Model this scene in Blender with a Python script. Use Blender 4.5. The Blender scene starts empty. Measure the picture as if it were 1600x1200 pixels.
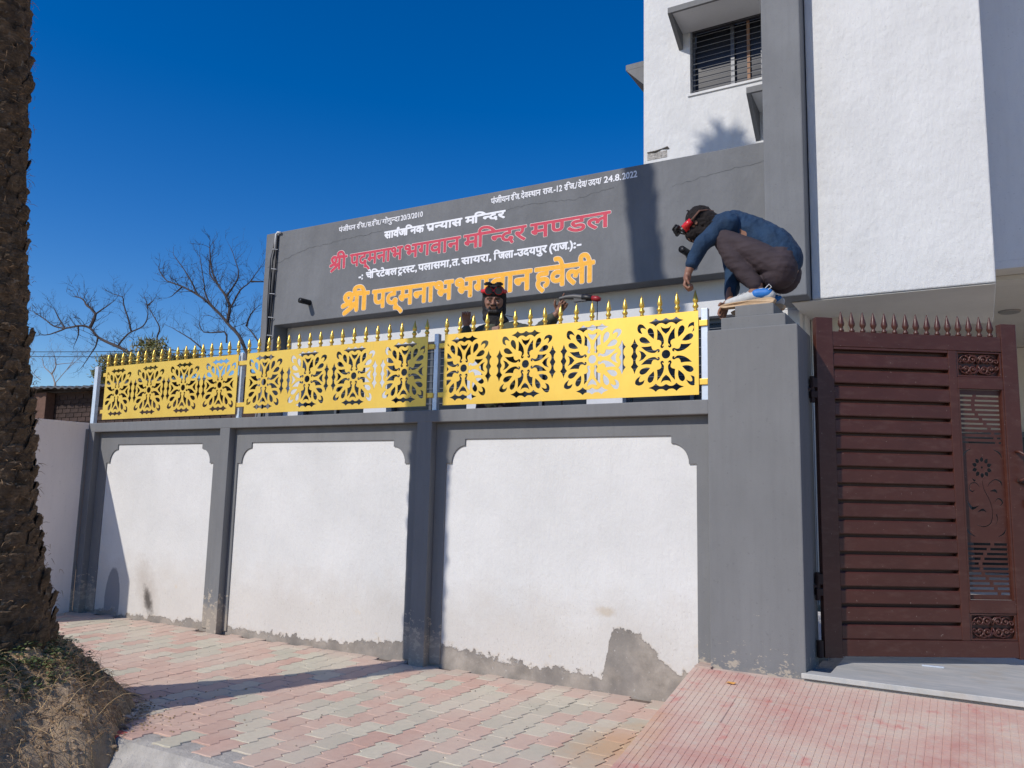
import bpy, bmesh, math, random
import numpy as np
from mathutils import Vector, Matrix, noise as mnoise
random.seed(7)
sc = bpy.context.scene
COL = sc.collection
R = math.radians

# ------------------------------------------------------------------ camera
def cam_axes(yaw, pit, rol):
    f = Vector((-math.sin(yaw)*math.cos(pit), math.cos(yaw)*math.cos(pit), math.sin(pit)))
    r0 = Vector((math.cos(yaw), math.sin(yaw), 0)); u0 = r0.cross(f)
    r = r0*math.cos(rol) + u0*math.sin(rol)
    return r, r.cross(f), f
cr, cu, cf = cam_axes(R(30.24194687), R(7.72639378), R(1.31960997))
CAM = Vector((0, -5.047, 1.30))
cd = bpy.data.cameras.new('camera'); cam = bpy.data.objects.new('camera', cd); COL.objects.link(cam)
m = Matrix(((cr.x, cu.x, -cf.x, CAM.x), (cr.y, cu.y, -cf.y, CAM.y), (cr.z, cu.z, -cf.z, CAM.z), (0, 0, 0, 1)))
cam.matrix_world = m
cd.sensor_width = 36; cd.lens = 1252.874*36/1600; cd.clip_start = 0.05; cd.clip_end = 1000
sc.camera = cam
# ------------------------------------------------------------------ world, sun, exposure
world = bpy.data.worlds.new("World"); sc.world = world; world.use_nodes = True
nt = world.node_tree; bg = nt.nodes['Background']
sky = nt.nodes.new('ShaderNodeTexSky'); sky.sky_type = 'NISHITA'; sky.sun_disc = False
sky.sun_elevation = R(39.0); sky.sun_rotation = R(203.5); sky.altitude = 900; sky.air_density = 1.0
sky.dust_density = 0.35; sky.ozone_density = 1.6
hs = nt.nodes.new('ShaderNodeHueSaturation'); hs.inputs['Hue'].default_value = .513; hs.inputs['Saturation'].default_value = 1.50; hs.inputs['Value'].default_value = 1.05
nt.links.new(sky.outputs[0], hs.inputs['Color']); nt.links.new(hs.outputs[0], bg.inputs[0])
bg.inputs[1].default_value = 0.125
SUNDIR = Vector((0.434, 1.0, -0.884)).normalized()
sd = bpy.data.lights.new('sun', 'SUN'); sd.energy = 3.7; sd.angle = R(0.6); sd.color = (1.0, 0.94, 0.86)
sun = bpy.data.objects.new('sun', sd); COL.objects.link(sun)
sun.rotation_euler = SUNDIR.to_track_quat('-Z', 'Y').to_euler(); sun.location = (-8, -14, 14)
vs = sc.view_settings; vs.view_transform = 'Standard'; vs.look = 'None'; vs.exposure = 0.0; vs.gamma = 1.0
vs.use_curve_mapping = False
sc.cycles.max_bounces = 8; sc.cycles.diffuse_bounces = 4

# ------------------------------------------------------------------ helpers
def setp(o, label=None, cat=None, group=None, kind=None):
    if label: o['label'] = label
    if cat: o['category'] = cat
    if group: o['group'] = group
    if kind: o['kind'] = kind
    return o

def thing(name, loc, label, cat, group=None, rotz=0):
    o = bpy.data.objects.new(name, None); COL.objects.link(o); o.location = loc
    o.rotation_euler = (0, 0, rotz); o.empty_display_size = 0.2
    return setp(o, label, cat, group)

def link(name, me, parent=None, loc=None):
    o = bpy.data.objects.new(name, me); COL.objects.link(o)
    if parent: o.parent = parent
    if loc: o.location = loc
    return o

class MB:
    """vertex / face collector"""
    def __init__(s): s.v = []; s.f = []
    def add(s, vs_, fs_):
        n = len(s.v); s.v += [tuple(p) for p in vs_]; s.f += [tuple(i+n for i in f) for f in fs_]
        return s
    def box(s, x0, x1, y0, y1, z0, z1):
        return s.add([(x0,y0,z0),(x1,y0,z0),(x1,y1,z0),(x0,y1,z0),(x0,y0,z1),(x1,y0,z1),(x1,y1,z1),(x0,y1,z1)],
                     [(0,3,2,1),(4,5,6,7),(0,1,5,4),(1,2,6,5),(2,3,7,6),(3,0,4,7)])
    def prism(s, poly, a0, a1, axis='y'):
        """poly is a list of 2D points; extruded along axis from a0 to a1"""
        def P(p, a):
            return {'y': (p[0], a, p[1]), 'z': (p[0], p[1], a), 'x': (a, p[0], p[1])}[axis]
        n = len(poly)
        vs_ = [P(p, a0) for p in poly] + [P(p, a1) for p in poly]
        fs_ = [tuple(range(n)), tuple(range(2*n-1, n-1, -1))]
        fs_ += [(i, i+n, (i+1) % n + n, (i+1) % n) for i in range(n)]
        return s.add(vs_, fs_)
    def tube(s, pts, rad, n=8, cap=True):
        pts = [Vector(p) for p in pts]; k = len(pts)
        rads = rad if isinstance(rad, (list, tuple)) else [rad]*k
        vs_ = []; up = Vector((0, 0, 1))
        prev = None
        for i, p in enumerate(pts):
            t = (pts[min(i+1, k-1)] - pts[max(i-1, 0)])
            if t.length < 1e-9: t = Vector((0, 0, 1))
            t.normalize()
            if prev is None:
                a = t.cross(up) if abs(t.z) < .95 else t.cross(Vector((1, 0, 0)))
            else:
                a = prev - t*prev.dot(t)
            if a.length < 1e-6: a = t.orthogonal()
            a.normalize(); b = t.cross(a); prev = a
            for j in range(n):
                th = 2*math.pi*j/n
                vs_.append(p + (a*math.cos(th) + b*math.sin(th))*rads[i])
        fs_ = []
        for i in range(k-1):
            for j in range(n):
                fs_.append((i*n+j, i*n+(j+1) % n, (i+1)*n+(j+1) % n, (i+1)*n+j))
        if cap:
            fs_.append(tuple(range(n-1, -1, -1))); fs_.append(tuple(range((k-1)*n, k*n)))
        return s.add(vs_, fs_)
    def lathe(s, prof, c, n=10):
        """prof: list of (radius, z) about the vertical axis at c"""
        vs_ = []; k = len(prof)
        for r_, z in prof:
            for j in range(n):
                th = 2*math.pi*j/n
                vs_.append((c[0]+r_*math.cos(th), c[1]+r_*math.sin(th), c[2]+z))
        fs_ = []
        for i in range(k-1):
            for j in range(n):
                fs_.append((i*n+j, i*n+(j+1) % n, (i+1)*n+(j+1) % n, (i+1)*n+j))
        fs_.append(tuple(range(n-1, -1, -1))); fs_.append(tuple(range((k-1)*n, k*n)))
        return s.add(vs_, fs_)
    def ball(s, c, r, nu=10, nv=7):
        rx, ry, rz = r if isinstance(r, (tuple, list)) else (r, r, r)
        vs_ = [(c[0], c[1], c[2]-rz)]
        for i in range(1, nv):
            ph = -math.pi/2 + math.pi*i/nv
            for j in range(nu):
                th = 2*math.pi*j/nu
                vs_.append((c[0]+rx*math.cos(ph)*math.cos(th), c[1]+ry*math.cos(ph)*math.sin(th), c[2]+rz*math.sin(ph)))
        vs_.append((c[0], c[1], c[2]+rz)); L = len(vs_)-1
        fs_ = [(0, 1+(j+1) % nu, 1+j) for j in range(nu)]
        for i in range(nv-2):
            for j in range(nu):
                fs_.append((1+i*nu+j, 1+i*nu+(j+1) % nu, 1+(i+1)*nu+(j+1) % nu, 1+(i+1)*nu+j))
        fs_ += [(L, 1+(nv-2)*nu+j, 1+(nv-2)*nu+(j+1) % nu) for j in range(nu)]
        return s.add(vs_, fs_)
    def mesh(s, name, mat=None, origin=(0, 0, 0), smooth=False):
        me = bpy.data.meshes.new(name)
        ox, oy, oz = origin
        me.from_pydata([(x-ox, y-oy, z-oz) for x, y, z in s.v], [], s.f); me.update()
        if mat: me.materials.append(mat)
        bm = bmesh.new(); bm.from_mesh(me); bmesh.ops.recalc_face_normals(bm, faces=bm.faces); bm.to_mesh(me); bm.free()
        if smooth:
            for p in me.polygons: p.use_smooth = True
        return me
    def build(s, name, mat, parent=None, bevel=0, smooth=False, world=True, seg=2):
        org = (0, 0, 0)
        if parent and world: org = WORLDLOC(parent)
        me = s.mesh(name, mat, org, smooth)
        o = link(name, me, parent)
        if bevel:
            b = o.modifiers.new('bevel', 'BEVEL'); b.width = bevel; b.segments = seg; b.limit_method = 'ANGLE'; b.angle_limit = R(40)
        return o

def WORLDLOC(o):
    p = Vector((0, 0, 0))
    while o:
        p += o.location; o = o.parent
    return p

# ------------------------------------------------------------------ materials
def mat_new(name):
    m_ = bpy.data.materials.new(name); m_.use_nodes = True
    return m_, m_.node_tree, m_.node_tree.nodes['Principled BSDF']

def nd(t, kind, **kw):
    n = t.nodes.new(kind)
    for k, v in kw.items(): setattr(n, k, v)
    return n

def mixc(t, fac, a, b, mode='MIX'):
    n = t.nodes.new('ShaderNodeMix'); n.data_type = 'RGBA'; n.blend_type = mode; n.clamp_factor = True
    for sock, v in ((n.inputs[0], fac), (n.inputs[6], a), (n.inputs[7], b)):
        if hasattr(v, 'links'): t.links.new(v, sock)
        elif isinstance(v, (int, float)): sock.default_value = v
        else: sock.default_value = (*v[:3], 1)
    return n.outputs[2]

def math_(t, op, a, b=None, clamp=False):
    n = t.nodes.new('ShaderNodeMath'); n.operation = op; n.use_clamp = clamp
    for i, v in enumerate((a, b)):
        if v is None: continue
        if hasattr(v, 'links'): t.links.new(v, n.inputs[i])
        else: n.inputs[i].default_value = v
    return n.outputs[0]

def ramp(t, fac, stops, interp='LINEAR'):
    n = t.nodes.new('ShaderNodeValToRGB'); n.color_ramp.interpolation = interp
    cr_ = n.color_ramp
    while len(cr_.elements) < len(stops): cr_.elements.new(0.5)
    for e, (p, c) in zip(cr_.elements, stops):
        e.position = p; e.color = (c, c, c, 1) if isinstance(c, (int, float)) else (*c[:3], 1)
    if hasattr(fac, 'links'): t.links.new(fac, n.inputs[0])
    return n.outputs[0]

def noise_(t, vec, scale, detail=4, rough=.55, dist=0):
    n = t.nodes.new('ShaderNodeTexNoise'); n.inputs['Scale'].default_value = scale
    n.inputs['Detail'].default_value = detail; n.inputs['Roughness'].default_value = rough
    n.inputs['Distortion'].default_value = dist
    if vec is not None: t.links.new(vec, n.inputs['Vector'])
    return n.outputs[0]

def pos_(t):
    g = t.nodes.new('ShaderNodeNewGeometry'); return g.outputs['Position']

def scalev(t, v, s):
    n = t.nodes.new('ShaderNodeMapping'); n.inputs['Scale'].default_value = s
    t.links.new(v, n.inputs['Vector']); return n.outputs[0]

def bump(t, bs, height, strength, dist):
    b = t.nodes.new('ShaderNodeBump'); b.inputs['Strength'].default_value = strength; b.inputs['Distance'].default_value = dist
    t.links.new(height, b.inputs['Height']); t.links.new(b.outputs[0], bs.inputs['Normal']); return b

def plain(name, col, rough=.6, metal=0, var=.12, vscale=8, bscale=60, bdist=.002, bstr=.5, spec=.4, coat=0, obj_random=0):
    m_, t, bs = mat_new(name)
    tc = t.nodes.new('ShaderNodeTexCoord').outputs['Object'] if obj_random else pos_(t)
    n1 = noise_(t, tc, vscale, 5, .6)
    f = ramp(t, n1, [(.3, 0), (.7, 1)])
    a = [c*(1-var) for c in col]; b = [min(1, c*(1+var)) for c in col]
    c = mixc(t, f, a, b)
    if obj_random:
        oi = t.nodes.new('ShaderNodeObjectInfo')
        hv = t.nodes.new('ShaderNodeHueSaturation'); t.links.new(c, hv.inputs['Color'])
        t.links.new(math_(t, 'MULTIPLY_ADD', oi.outputs['Random'], obj_random), hv.inputs['Value'])
        hv.inputs['Value'].links[0].from_node.inputs[2].default_value = 1-obj_random/2
        c = hv.outputs[0]
    t.links.new(c, bs.inputs['Base Color'])
    bs.inputs['Roughness'].default_value = rough; bs.inputs['Metallic'].default_value = metal
    bs.inputs['Specular IOR Level'].default_value = spec; bs.inputs['Coat Weight'].default_value = coat
    if bdist: bump(t, bs, noise_(t, tc, bscale, 6, .65), bstr, bdist)
    return m_

def plaster(name, col, var=.08, streak=.06, fine=140, amp=.0035, trowel=True, dirt=0):
    """painted rendered wall: brushy colour variation, roughcast relief"""
    m_, t, bs = mat_new(name)
    p = pos_(t)
    big = noise_(t, scalev(t, p, (1, 1, .6)), 2.2, 5, .6)
    strk = noise_(t, scalev(t, p, (9, 9, .7)), 2.5, 4, .6)
    c = mixc(t, ramp(t, big, [(.32, 0), (.68, 1)]), [x*(1-var) for x in col], [min(1, x*(1+var)) for x in col])
    c = mixc(t, math_(t, 'MULTIPLY', ramp(t, strk, [(.45, 0), (.75, 1)]), streak*6, True), c, [x*.8 for x in col])
    spk = noise_(t, p, 45, 2, .5)
    c = mixc(t, math_(t, 'MULTIPLY', ramp(t, spk, [(.66, 0), (.74, 1)]), .35), c, [x*.62 for x in col])
    if dirt:
        sep = t.nodes.new('ShaderNodeSeparateXYZ'); t.links.new(p, sep.inputs[0])
        lo = ramp(t, math_(t, 'ADD', sep.outputs[2], math_(t, 'MULTIPLY', noise_(t, p, 7, 5, .65), -.35)), [(.0, 1), (.10, 0)])
        c = mixc(t, math_(t, 'MULTIPLY', lo, dirt), c, (.36, .31, .25))
        zl = ramp(t, sep.outputs[2], [(.30, 1), (.48, 0)])
        chp = ramp(t, math_(t, 'ADD', noise_(t, scalev(t, p, (1, 1, 1.8)), 13, 6, .7), math_(t, 'MULTIPLY', zl, .13)), [(.66, 0), (.69, 1)])
        c = mixc(t, math_(t, 'MULTIPLY', math_(t, 'MULTIPLY', chp, ramp(t, sep.outputs[2], [(.45, 1), (.75, 0)])), .8), c, (.44, .38, .30))
    t.links.new(c, bs.inputs['Base Color'])
    bs.inputs['Roughness'].default_value = .75; bs.inputs['Specular IOR Level'].default_value = .25
    h1 = noise_(t, p, fine, 4, .6); h2 = noise_(t, scalev(t, p, (1, 1, .5)), 22, 5, .6); h3 = noise_(t, p, 3.5, 3, .5)
    h = math_(t, 'ADD', math_(t, 'MULTIPLY', h1, .35), math_(t, 'ADD', math_(t, 'MULTIPLY', h2, .8), math_(t, 'MULTIPLY', h3, 1.6)))
    bump(t, bs, h, .75, amp)
    return m_

GREY = plaster('grey_paint', (.178, .181, .184), dirt=0)
GREY_WALL = plaster('grey_wall_paint', (.178, .181, .184), dirt=.7)
GREY_SIGN = plaster('grey_sign_paint', (.165, .171, .180), var=.13, streak=.04, amp=.009)
GREY_DARK = plaster('grey_column_paint', (.180, .187, .197), var=.1, amp=.006)
WHITE_UP = plaster('white_upper_paint', (.645, .65, .648), var=.05, streak=.03, amp=.016)
WHITE_BACK = plaster('white_facade_paint', (.64, .65, .66), var=.04, streak=.02, amp=.003)
CREAM = plaster('cream_paint', (.68, .65, .58), var=.05, streak=.02, amp=.002)
SIDE_WHITE = plaster('side_wall_paint', (.74, .68, .64), var=.05, streak=.03, amp=.003)

def white_panel_mat():
    m_, t, bs = mat_new('white_wall_paint')
    p = pos_(t); sep = t.nodes.new('ShaderNodeSeparateXYZ'); t.links.new(p, sep.inputs[0])
    X, Z = sep.outputs[0], sep.outputs[2]
    big = noise_(t, p, 1.6, 5, .6)
    c = mixc(t, ramp(t, big, [(.3, 0), (.7, 1)]), (.61, .605, .585), (.70, .693, .67))
    strk = noise_(t, scalev(t, p, (14, 14, 1.0)), 3, 4, .65)
    c = mixc(t, math_(t, 'MULTIPLY', ramp(t, strk, [(.5, 0), (.8, 1)]), .18), c, (.52, .50, .47))
    low = ramp(t, math_(t, 'ADD', Z, math_(t, 'MULTIPLY', noise_(t, p, 4, 5, .65), -.7)), [(.0, 1), (.35, 0)])
    c = mixc(t, math_(t, 'MULTIPLY', low, .38), c, (.50, .44, .37))
    spk = noise_(t, scalev(t, p, (1, 1, .55)), 75, 3, .7)
    near = math_(t, 'MULTIPLY', ramp(t, Z, [(.0, 1), (.9, .15)]), ramp(t, noise_(t, p, 3, 4, .6), [(.4, .15), (.7, 1)]))
    c = mixc(t, math_(t, 'MULTIPLY', ramp(t, spk, [(.61, 0), (.69, 1)]), near), c, (.34, .30, .26))
    # cream / yellowish scuffs
    sc_ = noise_(t, p, 5.5, 4, .6, .4)
    c = mixc(t, math_(t, 'MULTIPLY', ramp(t, sc_, [(.66, 0), (.72, 1)]), ramp(t, Z, [(.25, .6), (.62, 0)])), c, (.62, .52, .38))
    # bare cement along the foot, as high as in the photograph
    xr = math_(t, 'DIVIDE', math_(t, 'ADD', X, 8.0), 6.5)
    def q(x): return (x+8.0)/6.5
    stops = [(q(-8), .05), (q(-7.2), .03), (q(-6.6), .05), (q(-6.15), .08), (q(-5.8), .06), (q(-5.2), .045), (q(-4.4), .07), (q(-4.0), .13),
             (q(-3.6), .19), (q(-3.3), .13), (q(-2.8), .10), (q(-2.24), .10), (q(-2.17), .40), (q(-1.98), .41),
             (q(-1.88), .31), (q(-1.8), .24), (q(-1.7), .19), (q(-1.6), .21)]
    hgt = ramp(t, xr, stops)
    edge = math_(t, 'MULTIPLY', math_(t, 'SUBTRACT', noise_(t, p, 14, 8, .75), .5), .20)
    edge2 = math_(t, 'MULTIPLY', math_(t, 'SUBTRACT', noise_(t, p, 3.5, 3, .6), .5), .10)
    d = math_(t, 'SUBTRACT', math_(t, 'ADD', hgt, math_(t, 'ADD', edge, edge2)), Z)
    cem = ramp(t, math_(t, 'ADD', math_(t, 'MULTIPLY', d, 18), .5), [(.42, 0), (.58, 1)])
    cc = mixc(t, ramp(t, noise_(t, p, 9, 6, .65), [(.3, 0), (.7, 1)]), (.24, .212, .18), (.40, .355, .305))
    cc = mixc(t, math_(t, 'MULTIPLY', ramp(t, noise_(t, p, 3.5, 3, .5), [(.5, 0), (.62, 1)]), .5), cc, (.17, .16, .15))
    # soot streak and damp arch on the left bay
    def blob(cx, cz, sx, sz, sh=0, nz=.5):
        dx = math_(t, 'DIVIDE', math_(t, 'SUBTRACT', math_(t, 'ADD', X, math_(t, 'MULTIPLY', Z, sh)), cx), sx)
        dz = math_(t, 'DIVIDE', math_(t, 'SUBTRACT', Z, cz), sz)
        r_ = math_(t, 'SQRT', math_(t, 'ADD', math_(t, 'POWER', math_(t, 'ABSOLUTE', dx), 2), math_(t, 'POWER', math_(t, 'ABSOLUTE', dz), 2)))
        return math_(t, 'ADD', r_, math_(t, 'MULTIPLY', math_(t, 'SUBTRACT', noise_(t, p, 14, 5, .65), .5), nz))
    halo = ramp(t, blob(-6.93, .28, .19, .36, .35, .9), [(.2, .9), (1.05, 0)])
    c = mixc(t, math_(t, 'MULTIPLY', halo, .45), c, (.30, .24, .19))
    soot = ramp(t, blob(-6.93, .19, .075, .17, .35, 1.2), [(.35, 1), (1.0, 0)])
    c = mixc(t, math_(t, 'MULTIPLY', soot, .85), c, (.05, .042, .036))
    arch = ramp(t, blob(-7.56, .12, .125, .36, 0, .15), [(.93, 1), (1.0, 0)])
    c = mixc(t, arch, c, (.27, .27, .28))
    rim = ramp(t, math_(t, 'ADD', math_(t, 'MULTIPLY', d, 18), .5), [(-.0, 0), (.40, .8), (.58, 0)])
    c = mixc(t, cem, c, cc)
    c = mixc(t, math_(t, 'MULTIPLY', rim, ramp(t, noise_(t, p, 11, 4, .6), [(.4, .1), (.65, 1)])), c, (.55, .48, .39))
    c = mixc(t, math_(t, 'MULTIPLY', cem, ramp(t, noise_(t, p, 38, 4, .7), [(.64, 0), (.70, .7)])), c, (.62, .60, .56))
    # scrape above the cement tongue
    scr = ramp(t, blob(-2.22, .52, .10, .05, 0, 1.4), [(.3, .8), (.9, 0)])
    c = mixc(t, scr, c, (.52, .45, .36))
    t.links.new(c, bs.inputs['Base Color'])
    bs.inputs['Roughness'].default_value = .8; bs.inputs['Specular IOR Level'].default_value = .2
    h = math_(t, 'ADD', math_(t, 'MULTIPLY', noise_(t, scalev(t, p, (1, 1, .6)), 42, 6, .7), 1.5), math_(t, 'MULTIPLY', noise_(t, p, 9, 5, .6), 1.2))
    h = math_(t, 'ADD', h, math_(t, 'MULTIPLY', cem, -1.3))
    bump(t, bs, h, .8, .0036)
    return m_
WHITE_PANEL = white_panel_mat()

def metal_yellow():
    m_, t, bs = mat_new('golden_yellow_paint')
    p = pos_(t)
    c = mixc(t, ramp(t, noise_(t, p, 2.5, 4, .6), [(.3, 0), (.7, 1)]), (.84, .52, .085), (.90, .60, .115))
    c = mixc(t, math_(t, 'MULTIPLY', ramp(t, noise_(t, scalev(t, p, (6, 6, 1)), 5, 5, .7), [(.55, 0), (.8, 1)]), .35), c, (.62, .42, .12))
    c = mixc(t, math_(t, 'MULTIPLY', ramp(t, noise_(t, p, 90, 3, .6), [(.70, 0), (.76, 1)]), .5), c, (.35, .22, .08))
    t.links.new(c, bs.inputs['Base Color'])
    bs.inputs['Metallic'].default_value = .62; bs.inputs['Roughness'].default_value = .44
    bump(t, bs, noise_(t, p, 400, 2, .5), .15, .0004)
    return m_
YELLOW = metal_yellow()
GOLD = plain('gold_finial_paint', (.80, .53, .10), rough=.3, metal=.65, var=.06, bdist=0)
SILVER = plain('galvanised_steel', (.62, .67, .74), rough=.38, metal=.45, var=.08, vscale=14, bscale=120, bdist=.0008)
BROWN = plain('brown_gate_enamel', (.115, .040, .030), rough=.38, metal=.1, var=.12, vscale=5, bscale=90, bdist=.0006, spec=.5)
def dusty(name, base, rough=.45):
    m_, t, bs = mat_new(name)
    p = pos_(t)
    c = mixc(t, ramp(t, noise_(t, p, 4, 5, .6), [(.3, 0), (.7, 1)]), [x*.88 for x in base], [x*1.12 for x in base])
    dst = math_(t, 'MULTIPLY', ramp(t, noise_(t, scalev(t, p, (3, 3, 9)), 3, 6, .7), [(.5, 0), (.85, 1)]), .22)
    c = mixc(t, dst, c, (.24, .16, .13))
    sp = ramp(t, noise_(t, p, 70, 1, .5), [(.76, 0), (.79, 1)])
    c = mixc(t, math_(t, 'MULTIPLY', sp, .35), c, (.45, .38, .32))
    t.links.new(c, bs.inputs['Base Color']); bs.inputs['Roughness'].default_value = rough
    bump(t, bs, noise_(t, p, 150, 4, .6), .3, .0006)
    return m_
BROWN = dusty('brown_gate_enamel', (.068, .0205, .0135), .42)
BROWN_DK = plain('rusty_dark_steel', (.035, .02, .018), rough=.6, metal=.3, var=.3, bscale=120)
BLACK = plain('black_plastic', (.012, .012, .014), rough=.45, var=.1, bdist=0)
PVC = plain('white_pvc', (.62, .63, .63), rough=.45, var=.08, vscale=20, bdist=0)
GLASS_DK = plain('dark_window_glass', (.012, .014, .02), rough=.25, var=.2, vscale=3, bdist=0, spec=.35)
BAR_STEEL = plain('window_bar_steel', (.20, .205, .215), rough=.5, metal=.0, var=.1, bdist=0)
ALU = plain('dark_aluminium', (.10, .105, .115), rough=.4, metal=.4, var=.08, bdist=0)
CURTAIN = plain('brown_frame', (.28, .16, .10), rough=.7, var=.1, bdist=0)

def paver_mat(name, a, b):
    m_, t, bs = mat_new(name)
    oi = t.nodes.new('ShaderNodeObjectInfo'); p = pos_(t)
    c = mixc(t, oi.outputs['Random'], a, b)
    c = mixc(t, math_(t, 'MULTIPLY', ramp(t, noise_(t, p, 24, 6, .7), [(.35, 0), (.7, 1)]), .5), c, [x*.8 for x in a])
    # sandy dust lying on the paving, thicker toward the wall and the ramp
    dst = ramp(t, noise_(t, p, 1.7, 5, .6), [(.38, 0), (.72, 1)])
    c = mixc(t, math_(t, 'MULTIPLY', dst, .75), c, (.60, .50, .40))
    sep = t.nodes.new('ShaderNodeSeparateXYZ'); t.links.new(p, sep.inputs[0])
    w = ramp(t, math_(t, 'ADD', sep.outputs[1], math_(t, 'MULTIPLY', noise_(t, p, 5, 4, .6), .35)), [(-.0, .0), (.18, 1)])
    c = mixc(t, math_(t, 'MULTIPLY', w, .75), c, (.55, .43, .35))
    sp2 = t.nodes.new('ShaderNodeSeparateXYZ'); t.links.new(p, sp2.inputs[0])
    ex = math_(t, 'DIVIDE', math_(t, 'ADD', sp2.outputs[0], 1.72), .30); ey = math_(t, 'DIVIDE', math_(t, 'ADD', sp2.outputs[1], .95), .55)
    er = math_(t, 'SQRT', math_(t, 'ADD', math_(t, 'MULTIPLY', ex, ex), math_(t, 'MULTIPLY', ey, ey)))
    er = math_(t, 'ADD', er, math_(t, 'MULTIPLY', math_(t, 'SUBTRACT', noise_(t, p, 7, 5, .65), .5), 1.2))
    c = mixc(t, math_(t, 'MULTIPLY', ramp(t, er, [(.2, 1), (1.0, 0)]), .75), c, (.58, .36, .20))
    t.links.new(c, bs.inputs['Base Color']); bs.inputs['Roughness'].default_value = .85; bs.inputs['Specular IOR Level'].default_value = .25
    bump(t, bs, noise_(t, p, 160, 5, .7), .6, .0022)
    return m_
PAV_PINK = paver_mat('pink_paver', (.55, .36, .285), (.63, .435, .345))
PAV_GREY = paver_mat('grey_paver', (.49, .455, .355), (.63, .575, .445))
SAND = plain('joint_sand', (.17, .13, .10), rough=.95, var=.25, vscale=20, bscale=200, bdist=.004)
def ramp_mat():
    m_, t, bs = mat_new('pink_ramp_tile')
    oi = t.nodes.new('ShaderNodeObjectInfo'); p = pos_(t)
    c = mixc(t, oi.outputs['Random'], (.50, .265, .22), (.56, .345, .285))
    n1 = ramp(t, noise_(t, p, 3.2, 6, .65), [(.34, 0), (.60, 1)])
    c = mixc(t, math_(t, 'MULTIPLY', n1, .9), c, (.60, .47, .38))
    n2 = ramp(t, noise_(t, p, 9, 5, .65, .3), [(.55, 0), (.68, 1)])
    c = mixc(t, math_(t, 'MULTIPLY', n2, .6), c, (.54, .48, .40))
    n3 = ramp(t, noise_(t, p, 7.3, 4, .6), [(.60, 0), (.72, 1)])
    c = mixc(t, math_(t, 'MULTIPLY', n3, .6), c, (.55, .17, .15))
    sp2 = t.nodes.new('ShaderNodeSeparateXYZ'); t.links.new(p, sp2.inputs[0])
    ex = math_(t, 'DIVIDE', math_(t, 'ADD', sp2.outputs[0], 1.72), .30); ey = math_(t, 'DIVIDE', math_(t, 'ADD', sp2.outputs[1], .95), .55)
    er = math_(t, 'SQRT', math_(t, 'ADD', math_(t, 'MULTIPLY', ex, ex), math_(t, 'MULTIPLY', ey, ey)))
    er = math_(t, 'ADD', er, math_(t, 'MULTIPLY', math_(t, 'SUBTRACT', noise_(t, p, 7, 5, .65), .5), 1.2))
    c = mixc(t, math_(t, 'MULTIPLY', ramp(t, er, [(.2, 1), (1.0, 0)]), .75), c, (.58, .36, .20))
    t.links.new(c, bs.inputs['Base Color']); bs.inputs['Roughness'].default_value = .85; bs.inputs['Specular IOR Level'].default_value = .25
    bump(t, bs, noise_(t, p, 140, 5, .7), .6, .0022)
    return m_
RAMP = ramp_mat()
GROUT = plain('dusty_grout', (.50, .38, .31), rough=.95, var=.2, vscale=15, bscale=150, bdist=.003)
def soil_mat():
    m_, t, bs = mat_new('dry_soil')
    p = pos_(t)
    c = mixc(t, ramp(t, noise_(t, p, 6, 8, .7), [(.3, 0), (.7, 1)]), (.33, .225, .135), (.66, .49, .32))
    c = mixc(t, ramp(t, noise_(t, p, 40, 4, .6), [(.6, 0), (.75, 1)]), c, (.56, .44, .30))
    t.links.new(c, bs.inputs['Base Color']); bs.inputs['Roughness'].default_value = .95; bs.inputs['Specular IOR Level'].default_value = .1
    h = math_(t, 'ADD', noise_(t, p, 30, 8, .75), math_(t, 'MULTIPLY', noise_(t, p, 120, 4, .7), .4))
    bump(t, bs, h, 1, .014)
    return m_
SOIL = soil_mat()
CONC = plain('rough_concrete', (.40, .375, .335), rough=.9, var=.22, vscale=9, bscale=45, bdist=.012, bstr=.8)
def marble_mat():
    m_, t, bs = mat_new('dusty_marble')
    p = pos_(t)
    c = mixc(t, ramp(t, noise_(t, scalev(t, p, (1, 4, 1)), 3, 7, .7, 1.2), [(.35, 0), (.65, 1)]), (.37, .385, .375), (.53, .51, .47))
    c = mixc(t, math_(t, 'MULTIPLY', ramp(t, noise_(t, p, 5, 5, .6), [(.5, 0), (.75, 1)]), .6), c, (.42, .36, .28))
    t.links.new(c, bs.inputs['Base Color']); bs.inputs['Roughness'].default_value = .6
    bump(t, bs, noise_(t, p, 80, 4, .6), .3, .001)
    return m_
MARBLE = marble_mat()
BARK = None
def bark_mat():
    m_, t, bs = mat_new('palm_bark')
    tc = pos_(t); oi = t.nodes.new('ShaderNodeObjectInfo')
    c = mixc(t, ramp(t, noise_(t, tc, 14, 7, .7), [(.3, 0), (.72, 1)]), (.055, .040, .028), (.31, .215, .135))
    c = mixc(t, math_(t, 'MULTIPLY', ramp(t, noise_(t, tc, 33, 4, .6), [(.62, 0), (.7, 1)]), .8), c, (.36, .32, .26))
    c = mixc(t, math_(t, 'MULTIPLY', ramp(t, noise_(t, scalev(t, tc, (1, 1, 5)), 30, 4, .6), [(.5, 0), (.7, 1)]), .5), c, (.025, .02, .016))
    t.links.new(c, bs.inputs['Base Color']); bs.inputs['Roughness'].default_value = .9; bs.inputs['Specular IOR Level'].default_value = .15
    h = math_(t, 'ADD', noise_(t, scalev(t, tc, (1, 1, 3)), 60, 7, .75), noise_(t, tc, 26, 6, .7))
    bump(t, bs, h, 1, .022)
    return m_
BARK = bark_mat()
STRAW = plain('dry_straw', (.60, .42, .21), rough=.8, var=.35, vscale=60, bdist=0)
ROOT = plain('dark_rootlets', (.32, .20, .105), rough=.9, var=.35, vscale=60, bdist=0)
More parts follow.
